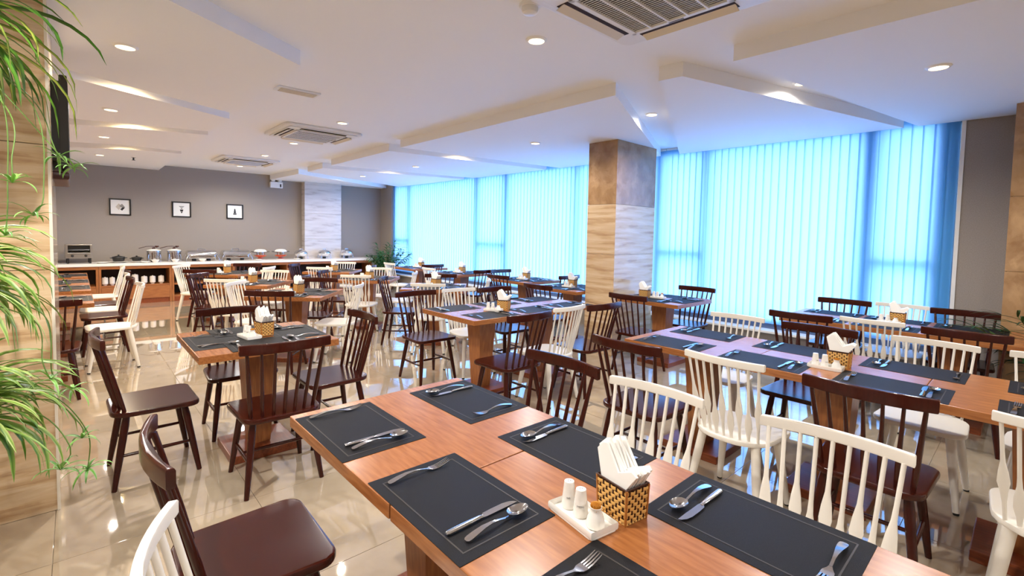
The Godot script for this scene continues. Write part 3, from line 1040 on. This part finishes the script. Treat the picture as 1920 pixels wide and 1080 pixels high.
	chair(false, Vector2(4.60, -5.36), PX, "on the room side of the first window table past the column", g)
	chair(false, Vector2(5.06, -6.18), NZ, "on the near side of the second window table past the column", g)
	chair(true, Vector2(4.42, -6.95), PX, "on the room side of the second window table past the column", g)
	chair(false, Vector2(5.02, -7.68), NZ, "on the near side of the farthest window table", g)
	chair(true, Vector2(4.45, -8.4), PX, "on the room side of the farthest window table", g)
	# --- tables set cornerwise in the middle of the room
	var ang := deg_to_rad(40.0)
	var d1 := Vector2(cos(ang), sin(ang))
	var d2 := Vector2(sin(ang), -cos(ang))
	# near-left, near-right, far-right, far-left: 0 brown, 1 white
	var D := [
		[1.85, -5.63, "the angled table beyond the square one", [0, 1, 0, 1]],
		[1.72, -7.03, "the second angled table toward the buffet", [1, 0, 1, 0]],
		[1.77, -8.73, "the angled table nearest the buffet", [0, 1, 0, 1]],
		[3.52, -5.35, "the angled table behind the middle table", [1, 1, 0, 0]],
		[3.28, -6.80, "the second angled table in the centre", [1, 1, 1, 0]],
		[3.38, -8.40, "the far central angled table", [1, 0, 1, 0]],
	]
	for a in D:
		tb = a[2]
		var c := Vector2(a[0], a[1])
		table(a[0], a[1], -ang, "square wooden table, " + tb)
		var sd := [-d2, d1, d2, -d1]
		var nm := ["near left", "near right", "far right", "far left"]
		for k in 4:
			var n: Vector2 = sd[k]
			setting(c + n * 0.395, -n, nm[k] + " of " + tb, TH + (0.0024 if k % 2 == 0 else 0.0))
			chair(a[3][k] == 1, c + n * 0.71, -n, "at the %s of %s" % [nm[k], tb], g)
		centrepiece(c + Vector2(0.03, -0.03), c + Vector2(-0.09, 0.0), 0.1, tb, TH + 0.0045)
	# --- tables along the left wall
	var Lw := [[-6.25, "the nearest left wall table"], [-7.38, "the second left wall table"], [-8.18, "the third left wall table"], [-9.2, "the farthest left wall table"]]
	for a in Lw:
		tb = a[1]
		table(-0.275, a[0], 0, "square wooden table, " + tb)
		var c := Vector2(-0.275, a[0])
		setting(c + PX * 0.395, NX, "room side of " + tb)
		setting(c + PZ * 0.395, NZ, "near side of " + tb, TH + 0.0024)
	chair(true, Vector2(0.52, -6.42), NX, "in profile on the room side of the nearest left wall table", g)
	chair(false, Vector2(0.49, -7.27), NX, "in profile on the room side of the second left wall table", g)
	chair(true, Vector2(0.49, -7.83), NX, "in profile on the near side of the third left wall table", g)
	chair(false, Vector2(0.53, -8.38), NX, "in profile on the far side of the third left wall table", g)
	chair(true, Vector2(0.53, -9.3), NX, "in profile on the room side of the farthest left wall table", g)
	chair(false, Vector2(-0.2, -5.3), NZ, "half hidden behind the marble pier, before the left wall tables", g)

# ---------------------------------------------------------------- buffet
func buffet() -> void:
	var zf := -11.42
	var zb := -11.97
	var xa := -0.74
	var xb := 5.62
	var top := thing("countertop", "long white stone countertop of the buffet along the back wall", "countertop")
	obj("slab", mb().box(Vector3((xa + xb) / 2, 0.745, (zf + zb) / 2 + 0.0), Vector3(xb - xa, 0.05, zb * -1 + zf + 0.04), 0.004), M.quartz, top)
	var cx := [-0.74, 0.3, 1.39, 2.48, 3.57, 4.66, 5.6]
	var wh := ["behind the left wall tables", "left of the chairs with bowls", "behind the white chair at left", "below the large chafing dishes", "below the red warmers", "right end, beside the bush"]
	for k in 6:
		var o := thing("buffet_cabinet", "open wooden buffet cabinet %s" % wh[k], "cabinet", Vector3.ZERO, 0.0, "buffet cabinets")
		var a: float = cx[k] + 0.002
		var b: float = cx[k + 1] - 0.002
		var w := b - a
		var m := (a + b) / 2
		var t := 0.035
		obj("side_panel", mb().box(Vector3(a + t / 2, 0.36, (zf + zb) / 2), Vector3(t, 0.716, zf - zb), 0.002), M.wood_up, o)
		obj("side_panel", mb().box(Vector3(b - t / 2, 0.36, (zf + zb) / 2), Vector3(t, 0.716, zf - zb), 0.002), M.wood_up, o)
		obj("back_panel", mb().box(Vector3(m, 0.37, zb + 0.012), Vector3(w - 2 * t, 0.69, 0.02)), M.cabinet_in, o)
		obj("top_rail", mb().box(Vector3(m, 0.69, zf - 0.012), Vector3(w - 2 * t, 0.056, 0.024), 0.002), M.cabinet, o)
		obj("shelf", mb().box(Vector3(m, 0.34, (zf + zb) / 2), Vector3(w - 2 * t, 0.03, zf - zb - 0.05), 0.002), M.cabinet, o)
		obj("kickboard", mb().box(Vector3(m, 0.045, zf - 0.03), Vector3(w - 2 * t, 0.09, 0.02)), M.wood_base, o)
		if k < 2:
			for s in 2:
				obj("door", mb().box(Vector3(m + (s - 0.5) * (w - 2 * t) / 2, 0.208, zf - 0.012), Vector3((w - 2 * t) / 2 - 0.004, 0.232, 0.022), 0.002), M.cabinet, o)
		else:
			obj("lower_shelf", mb().box(Vector3(m, 0.105, (zf + zb) / 2), Vector3(w - 2 * t, 0.03, zf - zb - 0.05), 0.002), M.cabinet, o)
	# jars on the shelf of the second cabinet
	var jx := [[0.392, 0.047, 0.14], [0.495, 0.042, 0.14], [0.62, 0.042, 0.14], [0.83, 0.052, 0.18], [0.97, 0.05, 0.14], [1.10, 0.048, 0.14], [1.235, 0.048, 0.14]]
	for k in jx.size():
		var a: Array = jx[k]
		var o := thing("serving_jar", "white ceramic jar on the buffet shelf, number %s from left" % ["one", "two", "three", "four and tallest", "five", "six", "seven"][k], "jar", Vector3(a[0], 0.355, -11.58), 0, "white jars on the buffet shelf")
		obj("body", mb().lathe(poly([a[1] * 0.55, 0, a[1] * 0.6, 0.012, a[1], 0.03, a[1], a[2] * 0.9, a[1] * 0.93, a[2], a[1] * 0.85, a[2]]), 20), M.porcelain, o)
		obj("lid", mb().lathe(poly([a[1] * 0.9, a[2], a[1] * 0.85, a[2] + 0.008, 0.012, a[2] + 0.012, 0.01, a[2] + 0.02]), 20), M.porcelain, o)
	var cy := 0.771
	# conveyor toaster on its stand
	var t := thing("conveyor_toaster", "steel conveyor toaster on black legs at the left end of the buffet", "toaster", Vector3(0.04, cy, -11.75), 0.05)
	for s in [[-1, -1], [1, -1], [1, 1], [-1, 1]]:
		obj("leg", mb().box(Vector3(s[0] * 0.15, 0.05, s[1] * 0.12), Vector3(0.03, 0.1, 0.03), 0.003), M.black, t)
	obj("body", mb().box(Vector3(0, 0.14, 0), Vector3(0.36, 0.09, 0.3), 0.006), M.brushed, t)
	obj("side_plate", mb().box(Vector3(-0.165, 0.255, 0), Vector3(0.03, 0.15, 0.3), 0.004), M.brushed, t)
	obj("side_plate", mb().box(Vector3(0.165, 0.255, 0), Vector3(0.03, 0.15, 0.3), 0.004), M.brushed, t)
	obj("hood", mb().box(Vector3(0, 0.335, 0), Vector3(0.36, 0.018, 0.3), 0.004), M.brushed, t)
	obj("opening", mb().box(Vector3(0, 0.26, -0.02), Vector3(0.3, 0.13, 0.24)), M.black, t)
	obj("feed_chute", mb(Transform3D(Basis(Vector3.RIGHT, 0.5), Vector3(0, 0.22, 0.14))).box(Vector3.ZERO, Vector3(0.29, 0.012, 0.12), 0.003), M.steel, t)
	for s in [-1, 1]:
		var kb := Transform3D(Basis(Vector3.RIGHT, PI / 2), Vector3(s * 0.09, 0.14, 0.15))
		obj("knob", mb(kb).lathe(poly([0.022, 0, 0.02, 0.02, 0.012, 0.024]), 14), M.black, t)
	# dark panini plate left of the toaster
	var pg := thing("serving_tongs", "dark tongs leaning at the left end of the buffet", "tongs", Vector3(-0.28, cy, -11.62), 0.9)
	obj("arm", mb().tube(pts([-0.16, 0.006, 0, 0, 0.03, 0.006, 0.14, 0.012, 0.0]), poly([0.008, 0.004]), 8), M.dark_cast, pg)
	obj("arm", mb().tube(pts([-0.16, 0.012, 0.004, 0, 0.05, -0.004, 0.14, 0.03, 0.0]), poly([0.008, 0.004]), 8), M.dark_cast, pg)
	# black pots on white plates
	for k in 2:
		var o := thing("black_pot", ["larger black lidded pot on a white plate beside the toaster", "smaller black lidded pot left of the soup kettles"][k], "pot", Vector3([0.60, 0.87][k], cy + 0.022, -11.7), 0, "black lidded pots")
		var s: float = [1.0, 0.82][k]
		obj("body", mb().lathe(poly([0.07 * s, 0, 0.085 * s, 0.01, 0.095 * s, 0.07 * s, 0.1 * s, 0.075 * s]), 20), M.dark_cast, o)
		var l := obj("lid", mb().lathe(poly([0.104 * s, 0.0755 * s, 0.1 * s, 0.085 * s, 0.03 * s, 0.105 * s]), 20), M.dark_cast, o)
		obj("knob", mb().lathe(poly([0.009, 0.105 * s, 0.018, 0.117 * s, 0.012, 0.128 * s]), 12), M.dark_cast, l)
		for q in [-1, 1]:
			obj("handle", mb().tube(pts([q * 0.09 * s, 0.06 * s, -0.03, q * 0.125 * s, 0.065 * s, -0.015, q * 0.125 * s, 0.065 * s, 0.015, q * 0.09 * s, 0.06 * s, 0.03]), poly([0.006, 0.006]), 6), M.dark_cast, o)
	var PL := [[0.60, -11.7, 0.15, "plate under the larger black pot"], [0.87, -11.7, 0.12, "plate under the smaller black pot"], [0.36, -11.58, 0.1, "plate between toaster and black pots"], [0.99, -11.5, 0.07, "plate left of the first soup kettle"], [2.98, -11.53, 0.09, "plate before the first red warmer"], [3.78, -11.5, 0.08, "plate before the first round chafing dish"]]
	for a in PL:
		var o := obj("plate", mb().lathe(poly([a[2] * 0.55, 0, a[2] * 0.6, 0.004, a[2], 0.02, a[2] * 0.98, 0.0225, a[2] * 0.6, 0.012]), 24), M.porcelain)
		o.position = Vector3(a[0], cy, a[1])
		tag(o, "white china " + a[3], "plate", "white plates on the buffet")
	# bowls in front
	var BW := [[1.12, "first soup kettle"], [1.44, "second soup kettle"], [1.9, "first chafing dish"]]
	for a in BW:
		var o := obj("bowl", mb().lathe(poly([0.035, 0, 0.04, 0.006, 0.07, 0.05, 0.068, 0.052, 0.045, 0.02]), 20), M.porcelain)
		o.position = Vector3(a[0] + 0.02, cy, -11.5)
		tag(o, "small white bowl before the " + a[1], "bowl", "white bowls on the buffet")
	# soup kettles
	for k in 2:
		var o := thing("soup_kettle", ["left steel soup kettle with a brown ladle on top", "right steel soup kettle with a brown ladle on top"][k], "kettle", Vector3([1.14, 1.47][k], cy, -11.72), 0, "soup kettles")
		for q in 4:
			var a := TAU * (q + 0.5) / 4
			obj("leg", mb().tube(pts([cos(a) * 0.13, 0, sin(a) * 0.13, cos(a) * 0.14, 0.08, sin(a) * 0.14, cos(a) * 0.125, 0.15, sin(a) * 0.125]), poly([0.008, 0.008]), 8), M.chrome, o)
		obj("body", mb().lathe(poly([0.09, 0.04, 0.115, 0.05, 0.12, 0.19, 0.126, 0.195, 0.126, 0.215, 0.11, 0.22]), 28), M.chrome, o)
		obj("lid", mb().lathe(poly([0.118, 0.22, 0.11, 0.232, 0.05, 0.25, 0.02, 0.255]), 24), M.porcelain, o)
		obj("lid_knob", mb().lathe(poly([0.03, 0.25, 0.028, 0.27, 0.016, 0.285]), 12), M.brown_plastic, o)
		obj("burner", mb().lathe(poly([0.05, 0.0, 0.055, 0.03, 0.04, 0.036]), 16), M.black, o)
		var l := thing("ladle", ["brown ladle resting on the left soup kettle", "brown ladle resting on the right soup kettle"][k], "ladle", Vector3([1.14, 1.47][k], cy + 0.285, -11.70), 0, "brown ladles")
		obj("handle", mb().tube(pts([0.05, -0.002, 0, -0.03, 0.022, 0.01, -0.12, 0.018, 0.02, -0.24, -0.02, 0.03]), poly([0.014, 0.007, 0.011, 0.006, 0.009, 0.006, 0.008, 0.006]), 8), M.brown_plastic, l)
		obj("cup", mb().lathe(poly([0.012, 0.0, 0.03, 0.012, 0.034, 0.03, 0.028, 0.03]), 14, Vector3(0.05, 0.0, 0)), M.brown_plastic, l)
	# long chafing dishes
	for k in 2:
		var o := thing("chafing_dish", ["left long steel chafing dish with a roll cover", "right long steel chafing dish with a roll cover"][k], "chafing dish", Vector3([1.94, 2.57][k], cy, -11.74), 0, "long chafing dishes")
		chafer(o, 0.29, 0.19)
	# red based coffee warmers
	for k in 2:
		var o := thing("hot_warmer", ["left pot warmer with a red dish under a white lid", "right pot warmer with a red dish under a white lid"][k], "warmer", Vector3([3.07, 3.5][k], cy, -11.75), 0, "pot warmers")
		obj("base", mb().lathe(poly([0.09, 0, 0.095, 0.015, 0.06, 0.03, 0.05, 0.05]), 20), M.chrome, o)
		obj("red_dish", mb().lathe(poly([0.05, 0.05, 0.11, 0.075, 0.13, 0.1, 0.12, 0.1, 0.06, 0.085]), 20), M.orange_fuel, o)
		obj("pot", mb().lathe(poly([0.06, 0.088, 0.085, 0.1, 0.09, 0.16, 0.09, 0.175]), 20), M.chrome, o)
		obj("lid", mb().lathe(poly([0.13, 0.175, 0.132, 0.19, 0.1, 0.225, 0.04, 0.235]), 20), M.porcelain, o)
		for q in [-1, 1]:
			obj("handle", mb().tube(pts([q * 0.09, 0.165, 0, q * 0.16, 0.175, 0, q * 0.19, 0.18, 0]), poly([0.007, 0.007]), 6), M.black, o)
	# round chafing dishes
	for k in 3:
		var o := thing("round_chafing_dish", ["round chafing dish left of the marble pilaster", "round chafing dish before the marble pilaster", "round chafing dish at the right end of the buffet"][k], "chafing dish", Vector3([3.95, 4.5, 5.06][k], cy, -11.74), 0, "round chafing dishes")
		for q in 4:
			var a := TAU * (q + 0.5) / 4
			obj("leg", mb().tube(pts([cos(a) * 0.17, 0, sin(a) * 0.17, cos(a) * 0.165, 0.06, sin(a) * 0.165, cos(a) * 0.14, 0.11, sin(a) * 0.14]), poly([0.007, 0.007]), 8), M.chrome, o)
		obj("pan", mb().lathe(poly([0.08, 0.06, 0.13, 0.07, 0.15, 0.12, 0.155, 0.125]), 24), M.chrome, o)
		obj("cover", mb().lathe(poly([0.155, 0.126, 0.145, 0.16, 0.1, 0.2, 0.04, 0.215]), 24), M.chrome, o)
		obj("cover_handle", mb().tube(pts([-0.04, 0.21, 0, -0.03, 0.235, 0, 0.03, 0.235, 0, 0.04, 0.21, 0]), poly([0.006, 0.006]), 8), M.chrome, o)
		obj("burner", mb().lathe(poly([0.04, 0.0, 0.04, 0.04, 0.03, 0.045]), 14), M.black, o)

func chafer(o: Node3D, hx: float, hz: float) -> void:
	for s in [[-1, -1], [1, -1], [1, 1], [-1, 1]]:
		obj("leg", mb().tube(pts([s[0] * hx * 1.02, 0, s[1] * hz, s[0] * hx * 0.98, 0.06, s[1] * hz * 0.97, s[0] * hx * 0.86, 0.125, s[1] * hz * 0.9]), poly([0.009, 0.009]), 8), M.chrome, o)
	obj("water_pan", mb().prism(rounded(hx * 1.7, hz * 1.7, 0.04), 0.06, 0.125, 0.01), M.chrome, o)
	obj("pan_rim", mb().prism(rounded(hx * 1.84, hz * 1.84, 0.05), 0.125, 0.14, 0.004), M.chrome, o)
	# half barrel cover
	var vs := PackedVector3Array()
	var t := PackedInt32Array()
	var n := 12
	for e in 4:
		var x: float = [-hx * 0.9, -hx * 0.84, hx * 0.84, hx * 0.9][e]
		var r: float = [0.72, 1.0, 1.0, 0.72][e]
		for i in n + 1:
			var a := PI * i / n
			vs.append(Vector3(x, 0.14 + sin(a) * 0.085 * r, -cos(a) * hz * 0.88 * (0.9 + 0.1 * r)))
	for e in 3:
		for i in n:
			var p := e * (n + 1) + i
			t.append_array([p, p + 1, p + n + 2, p, p + n + 2, p + n + 1])
	for i in n - 1:
		t.append_array([0, i + 2, i + 1, 3 * (n + 1), 3 * (n + 1) + i + 1, 3 * (n + 1) + i + 2])
	t.append_array([0, n + 1, n, n, n + 1, 2 * n + 1, n + 1, 2 * n + 2, 2 * n + 1, 2 * n + 1, 2 * n + 2, 3 * n + 2, 2 * n + 2, 3 * n + 3, 3 * n + 2, 3 * n + 2, 3 * n + 3, 4 * n + 3])
	var b := mb()
	b.add(vs, t, 45.0)
	obj("roll_cover", b, M.chrome, o)
	obj("cover_handle", mb().tube(pts([-0.07, 0.222, 0, -0.06, 0.25, 0, 0.06, 0.25, 0, 0.07, 0.222, 0]), poly([0.008, 0.008]), 8), M.chrome, o)
	for s in [-1, 1]:
		obj("burner", mb().lathe(poly([0.04, 0.0, 0.042, 0.04, 0.03, 0.046]), 14, Vector3(s * hx * 0.45, 0, 0)), M.black, o)

# ---------------------------------------------------------------- things on the walls
func wall_things() -> void:
	var zf := Z0 + 0.001
	var F := [[0.665, "framed print of two leaf shapes, leftmost on the back wall"], [1.67, "framed print of an hourglass shape, middle of the back wall"], [2.665, "framed print of a small tree shape, rightmost on the back wall"]]
	for k in 3:
		var o := thing("framed_picture", F[k][1], "picture", Vector3(F[k][0], 1.835, zf), 0, "framed prints")
		var w := 0.335
		var h := 0.325
		for s in [-1, 1]:
			obj("frame_side", mb().box(Vector3(s * (w / 2 - 0.012), 0, 0.012), Vector3(0.024, h, 0.024), 0.003), M.black, o)
			obj("frame_side", mb().box(Vector3(0, s * (h / 2 - 0.012), 0.012), Vector3(w - 0.048, 0.024, 0.024), 0.003), M.black, o)
		obj("paper", mb().box(Vector3(0, 0, 0.008), Vector3(w - 0.046, h - 0.046, 0.008)), M.paper, o)
		var up := Transform3D(Basis(Vector3.RIGHT, PI / 2), Vector3(0, 0, 0.0125))
		if k == 0:
			obj("print_shape", mb(up).prism(poly([-0.07, 0.0, -0.02, -0.07, 0.03, -0.02, -0.02, 0.06]), 0, 0.0006), M.art_beige, o)
			obj("print_shape", mb(up).prism(poly([-0.015, -0.02, 0.03, -0.065, 0.075, 0.0, 0.03, 0.015]), 0.0006, 0.0012), M.art_grey, o)
			obj("print_shape", mb(up).prism(poly([0.0, 0.045, 0.04, 0.0, 0.075, 0.01, 0.03, 0.07]), 0.0006, 0.0012), M.art_dark, o)
		elif k == 1:
			obj("print_shape", mb(up).prism(poly([-0.05, -0.07, 0.05, -0.07, 0.03, -0.05, -0.03, -0.05]), 0, 0.0006), M.art_grey, o)
			obj("print_shape", mb(up).prism(poly([-0.025, -0.04, 0.025, -0.04, 0.0, -0.005]), 0, 0.0006), M.art_grey, o)
			obj("print_shape", mb(up).prism(poly([-0.03, 0.0, 0.03, 0.0, 0.022, 0.04, -0.022, 0.04]), 0, 0.0006), M.art_dark, o)
			obj("print_shape", mb(up).prism(poly([-0.02, 0.045, 0.02, 0.045, 0.0, 0.085]), 0, 0.0006), M.art_dark, o)
		else:
			for q in 3:
				var y := -0.055 + q * 0.035
				obj("print_shape", mb(up).prism(poly([0, y - 0.02, 0.02 + q * 0.008, y + 0.03, -0.02 - q * 0.008, y + 0.03]), q * 0.0004, 0.0006 + q * 0.0004), M.art_dark, o)
			obj("print_shape", mb(up).prism(poly([-0.035, 0.05, 0.035, 0.05, 0.03, 0.07, -0.03, 0.07]), 0, 0.0006), M.art_dark, o)
	# emergency light with two heads
	var e := thing("emergency_light", "white emergency light box with twin lamp heads near the ceiling on the back wall", "emergency light", Vector3(3.53, 2.43, zf))
	obj("box", mb().box(Vector3(0, 0.07, 0.04), Vector3(0.27, 0.14, 0.08), 0.008), M.ac, e)
	for s in [-1, 1]:
		var x := Transform3D(Basis(Vector3.RIGHT, 1.2) * Basis(Vector3.BACK, -0.3 * s), Vector3(s * 0.07, 0.185, 0.05))
		obj("lamp_head", mb(x).lathe(poly([0.02, -0.04, 0.04, -0.03, 0.048, 0.03, 0.044, 0.036]), 16), M.ac, e)
		obj("lamp_bracket", mb().rod(Vector3(s * 0.07, 0.135, 0.04), Vector3(s * 0.07, 0.185, 0.045), 0.012, 0.01, 8), M.black, e)
	obj("indicator_panel", mb().box(Vector3(0.085, 0.06, 0.0805), Vector3(0.03, 0.07, 0.003), 0.001), M.black, e)
	# television seen edge on
	var t := thing("wall_television", "black television seen edge on beside the marble pier, high at left", "television", Vector3(-0.06, 2.05, -4.2))
	obj("casing", mb().box(Vector3(0.0, 0.0, 0), Vector3(0.09, 0.46, 0.9), 0.02).box(Vector3(0.025, 0.0, 0), Vector3(0.035, 0.52, 0.93), 0.01), M.black, t)
	obj("screen", mb().box(Vector3(0.0435, 0.0, 0), Vector3(0.002, 0.46, 0.87)), M.black_gloss, t)
	obj("speaker_bar", mb().box(Vector3(0.0, -0.3, 0.05), Vector3(0.085, 0.05, 0.7), 0.014), M.brown_plastic, t)
	obj("wall_arm", mb().tube(pts([-0.04, 0.02, -0.05, -0.14, 0.05, -0.1, -0.3, 0.05, -0.16, -0.68, 0.05, -0.16]), poly([0.016, 0.03]), 8).box(Vector3(-0.675, 0.05, -0.16), Vector3(0.02, 0.2, 0.12), 0.004), M.black, t)
	obj("cable", mb().tube(pts([-0.04, 0.1, 0.42, -0.055, 0.17, 0.43, -0.09, 0.2, 0.42, -0.115, 0.14, 0.4, -0.12, 0.05, 0.36, -0.1, 0.0, 0.3, -0.05, -0.02, 0.3]), poly([0.005, 0.005]), 6), M.black, t)
	obj("cable", mb().tube(pts([-0.04, 0.0, 0.44, -0.1, 0.03, 0.43, -0.11, -0.06, 0.42, -0.04, -0.1, 0.4]), poly([0.004, 0.004]), 6), M.black, t)

# ---------------------------------------------------------------- plants
# one arching blade: from p, in heading az with slope el, length len, half width w
func blade(p: Vector3, az: float, el: float, len: float, w: float, sag: float, ca: Color, cb: Color, n := 9, twist := 0.0) -> ArrayMesh:
	var vs := PackedVector3Array()
	var cs := PackedColorArray()
	var t := PackedInt32Array()
	var q := p
	var e := el
	for i in n + 1:
		var u := float(i) / n
		var d := Vector3(cos(az) * cos(e), sin(e), sin(az) * cos(e))
		var side := Vector3(-sin(az), 0, cos(az)).rotated(d, twist * u)
		var nn := side.cross(d).normalized()
		if nn.y < 0:
			nn = -nn
		var ww := w * (0.35 + 0.65 * smoothstep(0.0, 0.25, u)) * pow(maxf(1.0 - u, 0.0), 0.55) + 0.0004
		vs.append(q - side * ww + nn * ww * 0.35)
		vs.append(q)
		vs.append(q + side * ww + nn * ww * 0.35)
		cs.append_array([cb, ca, cb])
		q += d * len / n
		e = maxf(e - sag / n * (0.5 + u), -1.5)
	for i in n:
		var a := i * 3
		t.append_array([a, a + 1, a + 4, a, a + 4, a + 3, a + 1, a + 2, a + 5, a + 1, a + 5, a + 4])
	var b := mb()
	b.add(vs, t, 80.0, false, cs)
	return b.mesh(true)

func lin(r: int, g: int, b: int) -> Color:
	return Color8(r, g, b).srgb_to_linear()

func spider(label: String, at: Vector3, count: int, length: float, width: float, spread: Array, elev: Array, variegated: bool, runners: Array) -> void:
	var o := thing("hanging_plant", label, "plant", at, 0, "hanging plants at the left")
	obj("pot", mb().lathe(poly([0.06, -0.16, 0.085, -0.15, 0.11, -0.01, 0.118, 0.0, 0.1, 0.0, 0.095, -0.02]), 20), M.pot_white, o)
	obj("soil", mb().lathe(poly([0.096, -0.03, 0.096, -0.018]), 16), M.soil, o)
	for k in count:
		var az := deg_to_rad(rng.randf_range(spread[0], spread[1]))
		var el := deg_to_rad(rng.randf_range(elev[0], elev[1]))
		var g := rng.randf()
		var ca := lin(108, 148, 44).lerp(lin(54, 104, 24), g)
		var cb := lin(196, 206, 128).lerp(lin(140, 172, 70), g) if variegated else lin(74, 122, 36).lerp(lin(40, 84, 22), g)
		if not variegated and rng.randf() < 0.3:
			ca = lin(186, 190, 84)
		var m := blade(Vector3(rng.randf_range(-0.05, 0.05), 0, rng.randf_range(-0.05, 0.05)), az, el, length * rng.randf_range(0.7, 1.15), width * rng.randf_range(0.7, 1.2), rng.randf_range(1.6, 2.9), ca, cb, 10, rng.randf_range(-0.7, 0.7))
		obj("leaf", m, M.leaf, o)
	for r in runners:
		# [points..., leaf count at the end]
		var path := PackedVector3Array()
		for i in (r.size() - 1) / 3:
			path.append(Vector3(r[i * 3], r[i * 3 + 1], r[i * 3 + 2]) - at)
		var cu := Curve3D.new()
		for i in path.size():
			var tan := (path[mini(i + 1, path.size() - 1)] - path[maxi(i - 1, 0)]) / 6.0
			cu.add_point(path[i], -tan, tan)
		cu.bake_interval = 0.03
		var st := obj("runner", mb().tube(cu.get_baked_points(), poly([0.0022, 0.0022]), 5), M.stem, o)
		var tip := path[path.size() - 1]
		var nl: int = r[r.size() - 1]
		for k in nl:
			var ca := lin(120, 176, 52).lerp(lin(82, 140, 40), rng.randf())
			obj("plantlet_leaf", blade(tip, TAU * k / nl + rng.randf_range(-0.3, 0.3), rng.randf_range(-0.2, 1.0), rng.randf_range(0.06, 0.12), 0.007, 1.8, ca, ca.lightened(0.15), 6), M.leaf, st)

func plants() -> void:
	spider("long bladed hanging plant at the upper left, over the marble", Vector3(-0.42, 2.2, -2.75), 44, 0.6, 0.017, [-70, 70], [-5, 60], false, [
		[-0.35, 2.2, -2.7, -0.2, 1.95, -2.7, -0.19, 1.6, -2.7, -0.2, 1.42, -2.7, 8],
		[-0.35, 2.2, -2.8, -0.12, 1.98, -2.8, -0.06, 1.8, -2.78, -0.045, 1.745, -2.76, 11],
		[-0.35, 2.2, -2.8, -0.14, 1.9, -2.75, -0.04, 1.75, -2.7, 0.0, 1.7, -2.7, 9],
		[-0.4, 2.2, -2.8, -0.18, 1.9, -2.65, -0.17, 1.7, -2.6, -0.17, 1.62, -2.6, 9],
		[-0.4, 2.2, -2.8, -0.12, 1.95, -2.72, -0.09, 1.6, -2.7, -0.12, 1.5, -2.68, 10],
	])
	spider("spider plant with striped leaves arching before the marble, middle height", Vector3(-0.42, 1.22, -2.72), 85, 0.48, 0.016, [-75, 75], [0, 70], true, [
		[-0.3, 1.2, -2.7, -0.1, 1.1, -2.7, -0.08, 0.85, -2.7, -0.02, 0.78, -2.7, 8],
		[-0.3, 1.2, -2.6, -0.12, 1.1, -2.55, -0.1, 0.95, -2.5, -0.08, 0.88, -2.5, 8],
	])
	spider("lowest spider plant with striped leaves beside the dark chair", Vector3(-0.38, 0.74, -2.62), 85, 0.44, 0.018, [-75, 75], [5, 75], true, [
		[-0.3, 0.75, -2.6, -0.1, 0.8, -2.6, 0.02, 0.62, -2.6, 0.02, 0.46, -2.6, 11],
		[-0.3, 0.75, -2.6, -0.12, 0.74, -2.55, -0.03, 0.6, -2.5, -0.06, 0.52, -2.5, 10],
		[-0.3, 0.75, -2.6, -0.1, 0.78, -2.6, 0.0, 0.66, -2.58, 0.005, 0.6, -2.58, 9],
	])
	# bushy potted plant in the far corner
	var o := thing("potted_bush", "dark green bushy plant in a dark pot at the far corner by the blinds", "plant", Vector3(5.78, 0, -11.0))
	obj("pot", mb().lathe(poly([0.15, 0, 0.17, 0.02, 0.22, 0.42, 0.235, 0.45, 0.2, 0.45, 0.19, 0.42]), 20), M.pot_brown, o)
	obj("soil", mb().lathe(poly([0.19, 0.4, 0.19, 0.42]), 16), M.soil, o)
	for k in 34:
		var az := TAU * k / 34.0 + rng.randf_range(-0.2, 0.2)
		var el := rng.randf_range(0.6, 1.4)
		var len := rng.randf_range(0.5, 0.85)
		var d := Vector3(cos(az) * cos(el), sin(el), sin(az) * cos(el))
		var p := Vector3(cos(az) * 0.05, 0.42, sin(az) * 0.05)
		var f := obj("frond", mb().tube(PackedVector3Array([p, p + d * len * 0.6, p + d * len + Vector3(0, -0.06, 0)]), poly([0.005, 0.005, 0.004, 0.004, 0.002, 0.002]), 5), M.stem, o)
		for q in 12:
			var u := 0.3 + 0.7 * q / 11.0
			var c := lin(44, 110, 58).lerp(lin(24, 70, 40), rng.randf())
			obj("leaf", blade(p + d * len * u + Vector3(0, -0.06 * u * u, 0), az + (1.0 if q % 2 == 0 else -1.0) * rng.randf_range(0.5, 1.1), rng.randf_range(-0.1, 0.7), rng.randf_range(0.14, 0.24), 0.024, 1.4, c, c, 4), M.leaf, f)
	# palm at the right edge
	var pm := thing("potted_palm", "dark green potted palm at the right edge before the marble pier", "plant", Vector3(5.48, 0, 0.27))
	obj("pot", mb().lathe(poly([0.13, 0, 0.15, 0.02, 0.19, 0.36, 0.2, 0.38, 0.17, 0.38, 0.165, 0.36]), 20), M.pot_brown, pm)
	obj("soil", mb().lathe(poly([0.165, 0.34, 0.165, 0.36]), 16), M.soil, pm)
	for k in 24:
		var az := TAU * k / 24.0 + rng.randf_range(-0.15, 0.15)
		var el := rng.randf_range(0.5, 1.35)
		var len := rng.randf_range(0.5, 0.82)
		var d := Vector3(cos(az) * cos(el), sin(el), sin(az) * cos(el))
		var p := Vector3(cos(az) * 0.03, 0.36, sin(az) * 0.03)
		var f := obj("frond", mb().tube(PackedVector3Array([p, p + d * len * 0.6, p + d * len + Vector3(0, -0.08, 0)]), poly([0.005, 0.005, 0.004, 0.004, 0.002, 0.002]), 5), M.stem, pm)
		for q in 16:
			var u := 0.35 + 0.65 * q / 15.0
			var c := lin(40, 84, 44).lerp(lin(18, 46, 28), rng.randf())
			obj("leaflet", blade(p + d * len * u + Vector3(0, -0.08 * u * u, 0), az + (1.0 if q % 2 == 0 else -1.0) * rng.randf_range(0.4, 0.9), el * 0.5 + rng.randf_range(-0.3, 0.3), rng.randf_range(0.2, 0.32), 0.011, 1.2, c, c, 5), M.leaf, f)
